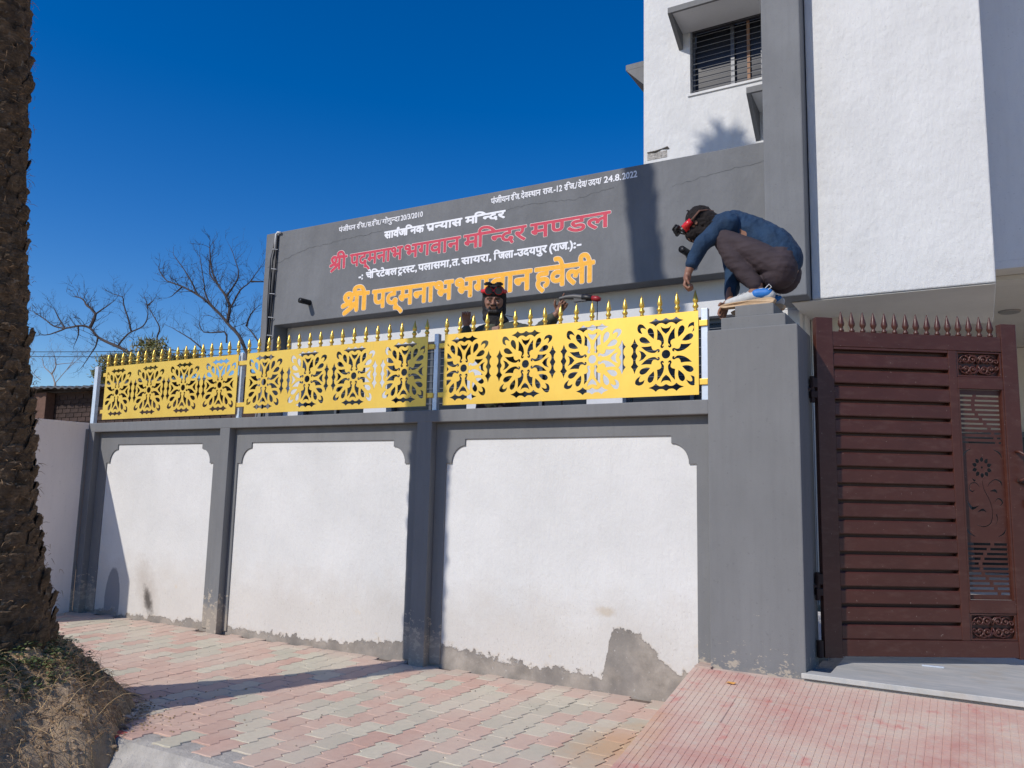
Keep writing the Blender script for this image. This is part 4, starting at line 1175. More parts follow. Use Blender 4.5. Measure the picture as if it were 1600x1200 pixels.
# pruned head of short leaf stalks
q = MB(); rr = random.Random(9); ctop = palm_c(11.7)
for k in range(230):
    a = rr.uniform(0, 2*math.pi); el = rr.uniform(-.3, 1.5); l = rr.uniform(.24, .33)
    d = Vector((math.cos(a)*math.cos(el), math.sin(a)*math.cos(el), math.sin(el)))
    p0 = ctop+d*.05+Vector((0, 0, rr.uniform(-.3, .15))); p1 = p0+d*l; p2 = p1+d*l*.25-Vector((0, 0, .06))
    q.tube([p0, p1, p2], [.03, .018, .006], 5)
    for s in range(2):
        b_ = p0+(p2-p0)*(.35+.09*s); sd2 = d.cross(Vector((0, 0, 1))).normalized()*(1 if s % 2 else -1)
        e = b_+sd2*.10+d*.08; n_ = d.cross(sd2)*.006
        q.add([tuple(b_+n_), tuple(e), tuple(b_-n_+d*.02)], [(0, 1, 2)])
for k in range(5): q.ball(ctop+Vector((rr.uniform(-.10, .10), rr.uniform(-.10, .10), rr.uniform(-.05, .18))), .21, 14, 9)  # solid core added inside the unseen head to smooth its cast shadow
q.build('crown', plain('palm_stalks', (.10, .10, .05), rough=.7, bdist=0), palm)

# dry grass, rootlets and weeds on the mound
def blades(name, mat, n, region, lens, rad, droop, seed, label, cat):
    rr = random.Random(seed); q = MB(); made = 0
    while made < n:
        x, y = region(rr)
        z = mound_h(x, y)
        if y > -2.28 and math.hypot(x-PX, y-PY) > .93: continue
        made += 1
        L = rr.uniform(*lens); a = rr.uniform(0, 2*math.pi); el = rr.uniform(.0, 1.1)
        d = Vector((math.cos(a)*math.cos(el), math.sin(a)*math.cos(el), math.sin(el)))
        p = Vector((x, y, z-.004)); pts = [p]
        for s in range(1, 7):
            d = (d + Vector((rr.uniform(-.22, .22), rr.uniform(-.22, .22), -droop*s*.09))).normalized(); p = p + d*L/6; pts.append(Vector(p))
        pts = [Vector((v.x, v.y, max(v.z, mound_h(v.x, v.y)+.001, .002 if v.y > -2.26 and math.hypot(v.x-PX, v.y-PY) > .9 else -1))) for v in pts]
        q.tube(pts, [rad*(1-.12*i) for i in range(7)], 3, cap=False)
    return setp(q.build(name, mat), label, cat, kind='stuff')
def reg_all(rr):
    while True:
        x = rr.uniform(PX-.6, PX+1.3); y = rr.uniform(PY-1.9, PY+.9)
        r_ = math.hypot(x-PX, y-PY)
        if r_ > palm_r(.45)-.02 and y < x*0-1.5: return x, y
def reg_ring(rr):
    a = rr.gauss(.5, .7); r_ = rr.uniform(.55, .98); return PX+r_*math.cos(a), PY+r_*math.sin(a)
def reg_weed(rr):
    a = rr.gauss(.15, .55); r_ = rr.uniform(.42, .70); return PX+r_*math.cos(a), PY+r_*math.sin(a)
blades('dry_grass', STRAW, 4200, reg_all, (.03, .12), .0014, .9, 21, 'dry straw and grass scattered over the earth heap', 'grass')
blades('rootlets', ROOT, 1500, reg_ring, (.05, .14), .0013, 1.2, 22, 'tangle of dark rootlets on the heap side', 'roots')
blades('curled_roots', STRAW, 45, reg_ring, (.12, .30), .0020, .8, 23, 'longer curled dry stems on the heap side', 'stems')
rr = random.Random(31); q = MB()
for k in range(600):
    x, y = reg_weed(rr)
    if y > -1.7: continue
    z = mound_h(x, y); p = Vector((x, y, z))
    hgt = rr.uniform(.01, .05)
    for s in range(3):
        a = rr.uniform(0, 6.28); s_ = rr.uniform(.006, .015)
        c = p+Vector((rr.uniform(-.015, .015), rr.uniform(-.015, .015), hgt*rr.uniform(.4, 1)))
        u_ = Vector((math.cos(a), math.sin(a), rr.uniform(-.3, .5)))*s_; v_ = Vector((-math.sin(a), math.cos(a), rr.uniform(-.3, .5)))*s_*.7
        q.add([tuple(c-u_), tuple(c-v_), tuple(c+u_), tuple(c+v_)], [(0, 1, 2, 3)])
setp(q.build('weeds', WEED), 'small green weeds on top of the earth heap', 'weeds', kind='stuff')
rr = random.Random(91); q = MB()
def clod(x, y, z, s_):
    n0 = len(q.v); q.ball((x, y, z+s_*.25), (s_*rr.uniform(.8, 1.5), s_*rr.uniform(.8, 1.3), s_*rr.uniform(.5, .9)), 7, 5)
    for i in range(n0, len(q.v)): q.v[i] = tuple(c_+rr.uniform(-.18, .18)*s_ for c_ in q.v[i])
for k in range(1500):
    x, y = reg_all(rr); r0 = math.hypot(x-PX, y-PY)
    if y > -2.28 and r0 > .93: continue
    clod(x, y, mound_h(x, y), rr.uniform(.003, .016)*(1.6 if rr.random() < .06 else 1))
for k in range(260):     # crumbs spilt on the paving beside the heap
    a = rr.uniform(-.2, 1.2); r0 = .86+abs(rr.gauss(0, .22)); x, y = PX+r0*math.cos(a), PY+r0*math.sin(a)
    if y < -2.25: continue
    clod(x, y, 0, rr.uniform(.002, .007))
setp(q.build('soil_clods', SOIL), 'crumbly clods of dry earth over the heap', 'soil', kind='stuff')
# pebbles and clods
rr = random.Random(33); q = MB()
for k in range(330):
    if k < 260:
        x, y = rr.uniform(-5.2, -3.2), rr.uniform(-4.2, -2.4); z = mound_h(x, y)
    elif k < 350:
        x, y = rr.uniform(-3.4, -1.6), rr.uniform(-2.1, -.2); z = 0
    else:
        x, y = rr.uniform(-1.5, .6), rr.uniform(-1.4, -.05); z = rz(y)
    s_ = rr.uniform(.002, .006) if k >= 260 else rr.uniform(.003, .010)
    q.ball((x, y, z+s_*.4), (s_*rr.uniform(.8, 1.4), s_, s_*.7), 6, 4)
setp(q.build('pebbles', plain('pebble_stone', (.30, .24, .19), rough=.9, var=.4, vscale=30, bdist=0)), 'loose pebbles and crumbs on paving and soil', 'pebbles', kind='stuff')
q = MB(); q.add([(-.03, 0, .004), (-.01, -.016, .008), (.02, -.012, .003), (.032, .004, .01), (.008, .018, .004), (-.015, .014, .009)], [(0, 1, 2, 3, 4, 5)])
o = q.build('fallen_leaf', LEAF_Y); o.location = (-1.30, -.235, rz(-.235)+.002); setp(o, 'small orange scrap lying on the pink ramp', 'leaf')

# ================================================================== far left: shed, trees, wires
shed = thing('brick_shed', (-11.5, 3.2, 0), 'brick shed darkened as if in shade, with a sagging tin roof behind the side wall', 'shed')
q = MB(); q.box(-19.0, -8.9, 3.08, 3.25, 0, 2.86); q.build('wall_core', BRICK, shed)
bm_ = MB().box(-.108, .108, -.012, .0, -.034, .034).mesh('brick', BRICK)
for j in range(7):
    for i in range(22):
        x = -14.5+i*.232+(.116 if j % 2 else 0)
        if x > -9.6: continue
        o = link('brick', bm_, shed); o.location = Vector((x, 3.078, 2.30+j*.078))-WORLDLOC(shed)
q = MB(); q.box(-14.42, -14.05, 2.90, 3.065, 0, 2.86); q.build('brick_pier', BRICK_L, shed, bevel=.01)
q = MB(); n = 240
for i in range(n+1):
    x = -19+10.3*i/n; w = .014*math.sin(i*1.3); sag = .02*math.sin(x*2.1)
    q.v += [(x, 2.75, 2.90+w+sag+(-.035*(x+12)/4)), (x, 5.2, 3.02+w+sag), (x, 2.75, 2.87+w+sag+(-.035*(x+12)/4)), (x, 5.2, 2.99+w+sag)]
for i in range(n):
    a = i*4; q.f += [(a, a+4, a+5, a+1), (a+2, a+3, a+7, a+6), (a, a+2, a+6, a+4)]
q.build('tin_roof', TIN, shed)
T1 = [[(-23.69, 5.48), (-24.0, 5.62), (-24.93, 5.95), (-25.57, 6.2), (-26.04, 6.55), (-26.69, 6.67), (-27.44, 6.64), (-28.13, 6.79), (-28.63, 7.05), (-29.32, 7.35)], [(-26.04, 6.55), (-25.88, 7.03), (-26.48, 7.38), (-26.84, 7.64), (-27.36, 7.83)], [(-25.88, 7.03), (-25.58, 7.26), (-25.26, 7.51)], [(-25.57, 6.2), (-25.63, 5.89), (-25.98, 5.53), (-26.35, 5.18)], [(-24.46, 5.8), (-24.15, 6.06), (-23.79, 6.24), (-23.2, 6.38), (-23.02, 6.67), (-23.07, 7.04), (-23.28, 7.37)], [(-23.79, 6.24), (-23.89, 6.62), (-24.11, 7.14), (-24.14, 7.4), (-24.56, 7.53)], [(-23.07, 7.04), (-22.79, 7.19)], [(-22.42, 5.42), (-22.49, 5.96), (-22.38, 6.25), (-22.77, 6.71), (-23.07, 7.04)], [(-26.69, 6.67), (-26.75, 6.36), (-27.02, 6.06)], [(-27.44, 6.64), (-28.08, 6.46), (-28.64, 6.44)], [(-27.44, 6.64), (-27.85, 7.11), (-28.01, 7.39)]]
T2 = [[(-16.03, 4.66), (-16.38, 5.17), (-16.83, 5.54), (-17.38, 5.99), (-18.0, 6.39), (-18.64, 6.69), (-19.29, 6.92), (-19.6, 7.22)], [(-16.83, 5.54), (-16.76, 5.89), (-16.94, 6.25), (-17.3, 6.62), (-17.61, 7.13), (-17.74, 7.72)], [(-16.76, 5.89), (-16.5, 6.4), (-16.25, 6.62), (-15.95, 7.03)], [(-16.94, 6.25), (-16.59, 6.61), (-16.56, 6.95), (-16.9, 7.55)], [(-18.0, 6.39), (-18.29, 6.91), (-18.82, 7.55)], [(-17.38, 5.99), (-17.78, 6.39), (-17.98, 6.82), (-18.29, 7.58)], [(-15.58, 4.87), (-16.05, 5.24), (-16.41, 5.46)], [(-16.81, 5.01), (-16.95, 5.31), (-17.82, 5.38), (-18.08, 5.71)], [(-17.68, 4.82), (-18.24, 5.22), (-18.97, 5.58)], [(-16.41, 5.46), (-16.16, 5.73), (-15.77, 5.89)], [(-18.64, 6.69), (-19.08, 6.48)], [(-16.25, 6.62), (-15.77, 6.61)], [(-17.3, 6.62), (-17.78, 7.0), (-17.91, 7.53)]]
T3 = [[(-47.02, 7.1), (-47.68, 7.69), (-48.74, 8.2), (-49.23, 8.79)], [(-47.68, 7.69), (-46.83, 8.19), (-46.75, 8.85)], [(-46.83, 8.19), (-45.38, 8.32)], [(-48.59, 7.4), (-49.05, 7.76), (-49.35, 8.35)], [(-47.02, 7.1), (-45.6, 7.8), (-44.6, 8.3)], [(-45.6, 7.8), (-45.2, 8.6)]]
def bare_tree(limbs, y, base, trunk_r, label, mat, twigs, seed, r_main, tlen):
    t = thing('bare_tree', (base[0], y, 0), label, 'tree', 'bare winter trees behind the compound')
    rr = random.Random(seed)
    s0 = limbs[0][0]
    q = MB(); q.tube([(base[0], y, 0), (base[0]*.6+s0[0]*.4, y, s0[1]*.45), (s0[0]*.8+base[0]*.2, y, s0[1]*.8), (s0[0], y, s0[1])], [trunk_r, trunk_r*.85, trunk_r*.7, r_main*1.25], 9)
    q.build('trunk', mat, t, smooth=True)
    q = MB(); dep = {}
    def near(p):
        b = min(dep.items(), key=lambda kv: math.hypot(kv[0][0]-p[0], kv[0][1]-p[1])) if dep else None
        return b[1] if b and math.hypot(b[0][0]-p[0], b[0][1]-p[1]) < .8 else 0.0
    def depth(p):
        k = (round(p[0], 1), round(p[1], 1))
        return dep.setdefault(k, rr.uniform(-.5, .5)*tlen)
    def grow(p, d, L, r_, lev):
        pts = [Vector(p)]; dd = Vector(d)
        for s in range(4):
            dd = (dd+Vector((rr.uniform(-.38, .38), rr.uniform(-.38, .38), rr.uniform(-.22, .34)))).normalized()
            pts.append(pts[-1]+dd*L/4)
        q.tube(pts, [r_*(1-.22*i) for i in range(5)], 4, cap=False)
        if lev > 0:
            for k in range(rr.randint(2, 3)):
                i = rr.randint(1, 4)
                nd_ = (dd+Vector((rr.uniform(-1, 1), rr.uniform(-1, 1), rr.uniform(-.5, .9)))*.9).normalized()
                grow(pts[i], nd_, L*rr.uniform(.5, .8), r_*.6, lev-1)
    for li, L in enumerate(limbs):
        C_ = []; first = near(L[0]); lastd = first+rr.uniform(-.6, .6)*tlen; n0 = len(L)
        for i, p in enumerate(L): dv = first+(lastd-first)*i/(n0-1); dep[(p[0], p[1])] = dv; C_.append(Vector((p[0], y+dv, p[1])))
        P_ = []
        for i in range(n0-1):
            a0, a1, a2, a3 = C_[max(i-1, 0)], C_[i], C_[i+1], C_[min(i+2, n0-1)]
            for s in range(3):
                t_ = s/3; P_.append(.5*(2*a1+(-a0+a2)*t_+(2*a0-5*a1+4*a2-a3)*t_*t_+(-a0+3*a1-3*a2+a3)*t_**3)+Vector((rr.uniform(-1, 1), 0, rr.uniform(-1, 1)))*.012*(1 if s else 0))
        P_.append(C_[-1]); n = len(P_)
        main = li < 2; r0 = r_main if main else r_main*.55
        q.tube(P_, [r0*(1-.75*i/(n-1)) for i in range(n)], 7, cap=False)
        for i in range(2, n):
            d = (P_[i]-P_[i-1]).normalized()
            for k in range(int(twigs/1.6) if rr.random() < .8 else 2):
                sd_ = Vector((rr.uniform(-1, 1), rr.uniform(-1, 1), rr.uniform(-.4, 1.0)))
                f = rr.random(); grow(P_[i-1]*(1-f)+P_[i]*f, (d*.6+sd_).normalized(), tlen*rr.uniform(.45, 1.1), r0*.26*(1-.4*i/n), 2)
        grow(P_[-1], (P_[-1]-P_[-2]).normalized(), tlen*.7, r0*.25, 2)
    q.build('crown', mat, t)
    return t
bare_tree(T1, 11, (-22.9, 0), .22, 'bare spreading tree left of the golden fence, with drooping limbs', TWIG, 2.3, 3, .058, .55)
bare_tree(T2, 9, (-15.4, 0), .17, 'dense bare tree just left of the grey name board wall', TWIG, 3.4, 4, .048, .50)
bare_tree(T3, 22, (-46.8, 0), .25, 'pale distant bare tree low beside the palm trunk', TWIG2, 2.4, 6, .045, 1.0)
def leafy(cx, cy, cz, rx, ry, rz_, n, mats, label, seed, ls=.16, cat='tree'):
    t = thing('pine_tree', (cx, cy, 0), label, cat)
    q = MB(); q.tube([(cx, cy, 0), (cx+.05, cy, cz-rz_*.3), (cx, cy, cz)], [.14, .11, .05], 8); q.build('trunk', TWIG, t)
    rr = random.Random(seed)
    cl = [(rr.gauss(0, .48), rr.gauss(0, .48), rr.gauss(0, .42)) for _ in range(26)]
    for k, mt in enumerate(mats):
        q = MB()
        for i in range(n//len(mats)):
            c = cl[rr.randrange(len(cl))]
            p = Vector((cx+(c[0]+rr.gauss(0, .17))*rx, cy+(c[1]+rr.gauss(0, .17))*ry, cz+(c[2]+rr.gauss(0, .17))*rz_))
            d = Vector((rr.gauss(0, 1), rr.gauss(0, 1), rr.gauss(.5, .8))).normalized(); s_ = d.orthogonal().normalized()*ls*.10; e = d*ls*rr.uniform(.6, 1.2)
            q.add([tuple(p-s_), tuple(p+s_), tuple(p+e)], [(0, 1, 2)])
        q.build('crown', mt, t)
    return t
leafy(-18.9, 8.2, 4.42, 1.35, 1.0, .40, 9500, (PINE, PINE2), 'low rounded olive-green tree crown behind the fence finials', 8)
leafy(-20.6, 8.4, 4.25, .36, .4, .36, 2600, (PINE,), 'small green bush at the far left fence end', 9, .14)
for k, (za, zb, sag, lab) in enumerate(((4.84, 4.20, .05, 'topmost of the thin utility wires crossing behind the palm and fence'), (4.72, 4.08, .06, 'lower thin utility wire crossing behind the bare trees'))):
    q = MB(); pts = []
    for i in range(25):
        t_ = i/24; pts.append((-26+14*t_, 7, za+.25+(zb-za-.25)*t_-sag*4*t_*(1-t_)))
    q.tube(pts, .009, 5); setp(q.build('utility_wire', BLACK), lab, 'wire', 'utility wires at the left')

# ================================================================== people
def cap(q, a, b, ra, rb, n=14):
    """tapered capsule"""
    a, b = Vector(a), Vector(b); d = (b-a)
    L = d.length
    if L < 1e-6: q.ball(a, ra, n, 8); return
    d.normalize(); k = 4; pts, rad = [], []
    for i in range(k+1):
        th = math.pi/2*(1-i/k); pts.append(a-d*ra*math.sin(th)); rad.append(max(1e-4, ra*math.cos(th)))
    for i in range(k+1):
        th = math.pi/2*i/k; pts.append(b+d*rb*math.sin(th)); rad.append(max(1e-4, rb*math.cos(th)))
    q.tube(pts, rad, n)
def chain(q, pts, rads):
    for i in range(len(pts)-1): cap(q, pts[i], pts[i+1], rads[i], rads[i+1])
def fuse(q, name, mat, parent, voxel=.007, smooth=4, disp=None):
    """fuse overlapping volumes into one continuous skin"""
    org = WORLDLOC(parent)
    me = bpy.data.meshes.new(name); me.from_pydata([tuple(Vector(v)-org) for v in q.v], [], q.f); me.update()
    bm = bmesh.new(); bm.from_mesh(me); bmesh.ops.recalc_face_normals(bm, faces=bm.faces); bm.to_mesh(me); bm.free()
    o = bpy.data.objects.new(name, me); COL.objects.link(o)
    r_ = o.modifiers.new('r', 'REMESH'); r_.mode = 'VOXEL'; r_.voxel_size = voxel; r_.use_smooth_shade = True
    if smooth: s_ = o.modifiers.new('s', 'SMOOTH'); s_.factor = .5; s_.iterations = smooth
    dg = bpy.context.evaluated_depsgraph_get(); dg.update()
    m2 = bpy.data.meshes.new_from_object(o.evaluated_get(dg)); bpy.data.objects.remove(o)
    if disp:
        amp, fr, asp = disp
        co = [v.co.copy() for v in m2.vertices]; no = [v.normal.copy() for v in m2.vertices]
        for v, c, n_ in zip(m2.vertices, co, no):
            w = Vector((c.x*fr*asp[0], c.y*fr*asp[1], c.z*fr*asp[2]))
            f = mnoise.noise(w)+.5*mnoise.noise(w*2.3); f = 1-abs(f)*2
            v.co = c+n_*amp*f
    m2.materials.clear(); m2.materials.append(mat); m2.name = name
    for p in m2.polygons: p.use_smooth = True
    return link(name, m2, parent)

def hand(q, wrist, fwd, palm_n, thumb_dir, curl, s=1.0, spread=.6, fist=False, point=False):
    """palm, four unequal fingers with knuckle bends, thumb from the palm side"""
    f = Vector(fwd).normalized(); n = Vector(palm_n); n = (n-f*n.dot(f)).normalized()
    side = f.cross(n).normalized()
    if side.dot(Vector(thumb_dir)) < 0: side = -side     # side points to the thumb
    w = Vector(wrist)
    cap(q, w, w+f*.03*s, .024*s, .026*s)
    for k in (-1.5, -.5, .5, 1.5):
        a = w+f*.02*s+side*k*.011*s; b = w+f*.085*s+side*k*.0175*s; cap(q, a, b, .014*s, .0115*s, 8)
    for k, ln in ((1.5, .068), (.5, .076), (-.5, .070), (-1.5, .056)):
        base = w+f*.088*s+side*k*.019*s
        d = (f+side*k*spread*.12).normalized(); p = base; ang_ = 0
        segs = (.45, .32, .23); r_ = (.0088, .0080, .0073, .0062); cv = .12 if (point and k == 1.5) else curl*(1+.06*k)
        for i, sg in enumerate(segs):
            ang_ += cv*(1.0 if i else .8)
            dd = (d*math.cos(ang_)+n*math.sin(ang_)).normalized()
            p2 = p+dd*ln*sg*s*1.1; cap(q, p, p2, r_[i]*s, r_[i+1]*s, 8); p = p2
    tb = w+f*.03*s+side*.026*s
    t1 = tb+(f*.55+side*.65+n*.35).normalized()*.036*s; t2 = t1+(f*.8+side*(-.1 if fist else .35)+n*(.6 if fist else .25)).normalized()*.030*s
    cap(q, tb, t1, .014*s, .011*s, 8); cap(q, t1, t2, .0105*s, .0085*s, 8)

# --- squatting worker on the pillar
p1 = thing('person', (-1.2, .215, 2.533), 'worker squatting on the grey pillar in navy shirt, plum trousers and red goggles', 'person')
HC = Vector((-1.600, .20, 3.185)); HF = Vector((-.80, -.12, -.58)).normalized()
q = MB()
q.ball(HC, (.088, .078, .105), 16, 12); q.ball(HC+HF*.03+Vector((-.005, 0, -.05)), (.066, .060, .075), 14, 10)
q.ball(HC+HF*.098+Vector((0, 0, -.02)), (.016, .013, .02), 8, 6)           # nose
q.ball(HC+Vector((.01, -.078, -.02)), (.016, .008, .028), 8, 6); q.ball(HC+Vector((.01, .078, -.02)), (.016, .008, .028), 8, 6)
chain(q, [HC+Vector((.05, 0, -.03)), (-1.49, .205, 3.14), (-1.40, .21, 3.11)], [.058, .056, .07])
chain(q, [(-1.40, .21, 3.11), (-1.22, .21, 3.03), (-1.08, .21, 2.91), (-1.04, .21, 2.80)], [.10, .11, .105, .10])
for sy, kn, an, hp in ((-1, (-1.425, .075, 3.03), (-1.185, .11, 2.665), (-1.05, .13, 2.79)), (1, (-1.40, .36, 3.01), (-1.17, .315, 2.665), (-1.05, .29, 2.79))):
    chain(q, [hp, kn, an], [.075, .052, .036]); chain(q, [an, (an[0]-.05, an[1], 2.590)], [.034, .028])
chain(q, [(-1.40, .07, 3.07), (-1.534, .01, 2.955), (-1.605, -.005, 2.78)], [.05, .036, .026])
chain(q, [(-1.43, .35, 3.10), (-1.42, .40, 2.84), (-1.405, .24, 2.59)], [.05, .036, .027])
hand(q, (-1.608, -.006, 2.765), (-.22, -.05, -1), (.75, .1, -.1), (-.2, -1, 0), 1.25, 1.0, fist=True)
hand(q, (-1.412, .20, 2.585), (-.20, -.55, -.85), (.6, -.4, -.1), (-.6, -.5, .1), .35, 1.05)
body = fuse(q, 'body', SKIN, p1, .0042, 2)
q = MB()
chain(q, [(-1.455, .21, 3.135), (-1.37, .21, 3.125), (-1.23, .215, 3.045), (-1.095, .215, 2.945), (-1.045, .215, 2.85)], [.080, .104, .114, .120, .126])
chain(q, [(-1.375, .11, 3.10), (-1.38, .32, 3.12)], [.088, .090])
chain(q, [(-1.40, .085, 3.085), (-1.525, .012, 2.955), (-1.580, -.002, 2.835)], [.066, .050, .041])
chain(q, [(-1.43, .345, 3.12), (-1.415, .40, 2.86), (-1.405, .30, 2.64)], [.074, .054, .042])
fuse(q, 'shirt', NAVY, p1, .0065, 3, (.0075, 11, (1, 1, .5)))
q = MB()
q.ball((-1.058, .155, 2.768), (.118, .112, .130), 16, 12); q.ball((-1.058, .275, 2.768), (.118, .112, .130), 16, 12); q.ball((-1.06, .215, 2.84), (.125, .15, .12), 16, 12)
chain(q, [(-1.05, .135, 2.78), (-1.23, .10, 2.90), (-1.400, .075, 3.005)], [.102, .083, .062])
chain(q, [(-1.400, .075, 3.000), (-1.32, .085, 2.84), (-1.200, .11, 2.680)], [.062, .066, .050])
chain(q, [(-1.06, .295, 2.80), (-1.24, .33, 2.92), (-1.405, .36, 3.01)], [.112, .092, .068])
chain(q, [(-1.405, .36, 3.005), (-1.31, .335, 2.83), (-1.19, .315, 2.695)], [.068, .080, .062])
fuse(q, 'trousers', PLUM, p1, .0065, 5, (.0035, 8, (.7, 1, 2.6)))
for yy, dx, dz in ((.115, 0, 0), (.315, .018, -.0)):
    q = MB(); zb_ = 2.533+dz
    out = [(-1.425, .004), (-1.395, -.001), (-1.25, .0), (-1.12, -.001), (-1.085, .006), (-1.068, .03), (-1.10, .045), (-1.22, .036), (-1.33, .030), (-1.40, .026), (-1.43, .018)]
    v_ = []; half = [.022, .034, .040, .034, .030, .022, .030, .034, .040, .034, .020]
    n = len(out)
    for s in (-1, 1):
        for (x, z_), h_ in zip(out, half): v_.append((x+dx, yy+s*h_, zb_+z_+.0))
    f_ = [tuple(range(n)), tuple(range(2*n-1, n-1, -1))]+[(i, i+n, (i+1) % n+n, (i+1) % n) for i in range(n)]
    q.add(v_, f_); sole = q.build('shoe_sole', SHOE_S, p1, bevel=.006)
    q = MB(); 
    cap(q, (-1.375+dx, yy, zb_+.036), (-1.28+dx, yy, zb_+.052), .026, .036); cap(q, (-1.28+dx, yy, zb_+.052), (-1.17+dx, yy, zb_+.075), .036, .042); cap(q, (-1.17+dx, yy, zb_+.078), (-1.11+dx, yy, zb_+.062), .040, .036)
    up_ = fuse(q, 'shoe_upper', SHOE_W, p1, .005, 2)
    q = MB(); cap(q, (-1.19+dx, yy-.010, zb_+.075), (-1.12+dx, yy-.008, zb_+.074), .036, .034); q.ball((-1.16+dx, yy-.02, zb_+.07), (.05, .024, .026), 10, 6); fuse(q, 'shoe_panel', SHOE_B, up_, .005, 2)
    q = MB(); q.tube([(-1.13+dx, yy-.036, zb_+.10), (-1.105+dx, yy-.036, zb_+.125), (-1.09+dx, yy-.036, zb_+.105), (-1.11+dx, yy-.036, zb_+.09)], .003, 6)
    for k in range(4):
        xx = -1.31+.028*k+dx; q.tube([(xx, yy-.028, zb_+.074+.006*k), (xx+.01, yy, zb_+.092+.006*k), (xx, yy+.028, zb_+.074+.006*k)], .0022, 5)
    q.build('shoe_lace', PVC, up_)
q = MB(); q.ball(HC+Vector((.012, 0, .014)), (.096, .088, .096), 18, 12); q.ball(HC+Vector((.055, 0, -.02)), (.080, .082, .088), 14, 10)
cap(q, HC+Vector((.06, 0, -.01)), (-1.475, .205, 3.13), .080, .072); cap(q, HC+Vector((-.008, 0, -.060)), (-1.53, .2, 3.10), .066, .070)
q.ball(HC+HF*.028+Vector((.0, 0, -.062)), (.066, .066, .062), 14, 10)
fuse(q, 'balaclava', WOOLB, p1, .0055, 2, (.006, 26, (1, 1, 1)))
q = MB(); rr = random.Random(3)
for k in range(46):      # tousled woollen top
    a = rr.uniform(0, 6.28); u_ = rr.uniform(0, .085)
    b_ = HC+Vector((.010+u_*math.cos(a), u_*math.sin(a)*.9, .096-u_*u_*5)); d = Vector((rr.uniform(-1, 1), rr.uniform(-1, 1), rr.uniform(.1, .7)))*.026
    q.tube([b_-Vector((0, 0, .01)), b_+d*.6, b_+d+Vector((rr.uniform(-.01, .01), 0, -.006))], [.008, .006, .002], 5)
q.build('wool_tufts', WOOLB, p1)
# goggles: red cup frame, strap, flipped dark lenses
sidev = HF.cross(Vector((0, 0, 1))).normalized(); upv = sidev.cross(HF).normalized()
gc = HC+HF*.080+upv*.006
q = MB()
for s in (-1, 1):
    c = gc+sidev*s*.036
    q.tube([c-HF*.012, c+HF*.028], [.036, .033], 14)
q.tube([gc-sidev*.085-HF*.045, gc-sidev*.070-HF*.0, gc-sidev*.036+HF*.012, gc+sidev*.036+HF*.012, gc+sidev*.070, gc+sidev*.085-HF*.045], [.022, .026, .026, .026, .026, .022], 8)
gg = q.build('goggles', REDP, p1, smooth=True)
q = MB()
for s in (-1, 1):
    c = gc+sidev*s*.037+HF*.030; q.tube([c, c+HF*.012], .031, 16)
q.build('goggle_rim', BLACK, gg)
q = MB()
for s in (-1, 1):
    c = gc+sidev*s*.037+HF*.062+upv*.030; q.tube([c, c+(HF*.3+upv).normalized()*.012], .031, 16); q.tube([c, gc+sidev*s*.037+HF*.042], .005, 6)
    c2 = c+(HF*.2+upv).normalized()*.02; q.tube([c2, c2+(HF*.3+upv).normalized()*.008], .026, 16)
q.build('flip_lens', BLACK, gg)
q = MB(); pts = [gc-sidev*.088-HF*.03, HC-sidev*.104+HF*.02+upv*.004, HC-sidev*.100-HF*.045+upv*.02, HC+Vector((.075, -.055, .055)), HC+Vector((.105, .0, .06)), HC+Vector((.075, .055, .055)), HC+sidev*.100-HF*.045+upv*.02, gc+sidev*.088-HF*.03]
q.tube(pts, .007, 6); q.build('goggle_strap', plain('brown_strap', (.14, .07, .05), rough=.8, bdist=0), gg)
q = MB(); q.tube([Vector((-1.408, .215, 2.598))+Vector((.030*math.cos(a), .026*math.sin(a), .004*math.sin(a))) for a in [2*math.pi*i/16 for i in range(17)]], .0035, 6); q.build('bracelet', CHROME, p1)

# --- standing worker behind the fence
p2 = thing('person', (-3.34, .46, 1.30), 'bearded worker in olive jacket and black balaclava standing behind the golden fence', 'person')
HC = Vector((-3.362, .40, 2.850)); HF = Vector((.45, -.87, -.12)).normalized()
sidev = HF.cross(Vector((0, 0, 1))).normalized(); upv = sidev.cross(HF).normalized()     # sidev -> image left? (person's right)
q = MB()
q.ball(HC, (.080, .084, .105), 18, 14); q.ball(HC+HF*.022-upv*.045, (.064, .066, .074), 16, 12)
q.ball(HC+HF*.060-upv*.098, (.028, .028, .022), 10, 8)                                   # chin
cap(q, HC+HF*.082-upv*.002, HC+HF*.102-upv*.036, .008, .0135)                            # nose
for s in (-1, 1):
    q.ball(HC+HF*.094-upv*.038+sidev*s*.010, .0085, 8, 6)                                # nostrils
    q.ball(HC+HF*.064-upv*.028+sidev*s*.038, (.022, .022, .020), 10, 8)                  # cheeks
    cap(q, HC+HF*.079+upv*.012+sidev*s*.012, HC+HF*.070+upv*.012+sidev*s*.050, .0085, .007)   # brow
    q.ball(HC+sidev*s*.080-upv*.008, (.014, .014, .028), 8, 6)                           # ears
cap(q, HC+HF*.085-upv*.056+sidev*.018, HC+HF*.085-upv*.056-sidev*.018, .0065, .0065)     # upper lip
cap(q, HC+HF*.083-upv*.068+sidev*.014, HC+HF*.083-upv*.068-sidev*.014, .0065, .0065)     # lower lip
chain(q, [HC-upv*.07, (-3.35, .44, 2.68), (-3.34, .46, 2.60)], [.056, .056, .08])
chain(q, [(-3.34, .46, 2.58), (-3.34, .47, 2.35), (-3.34, .47, 2.10)], [.12, .12, .11])
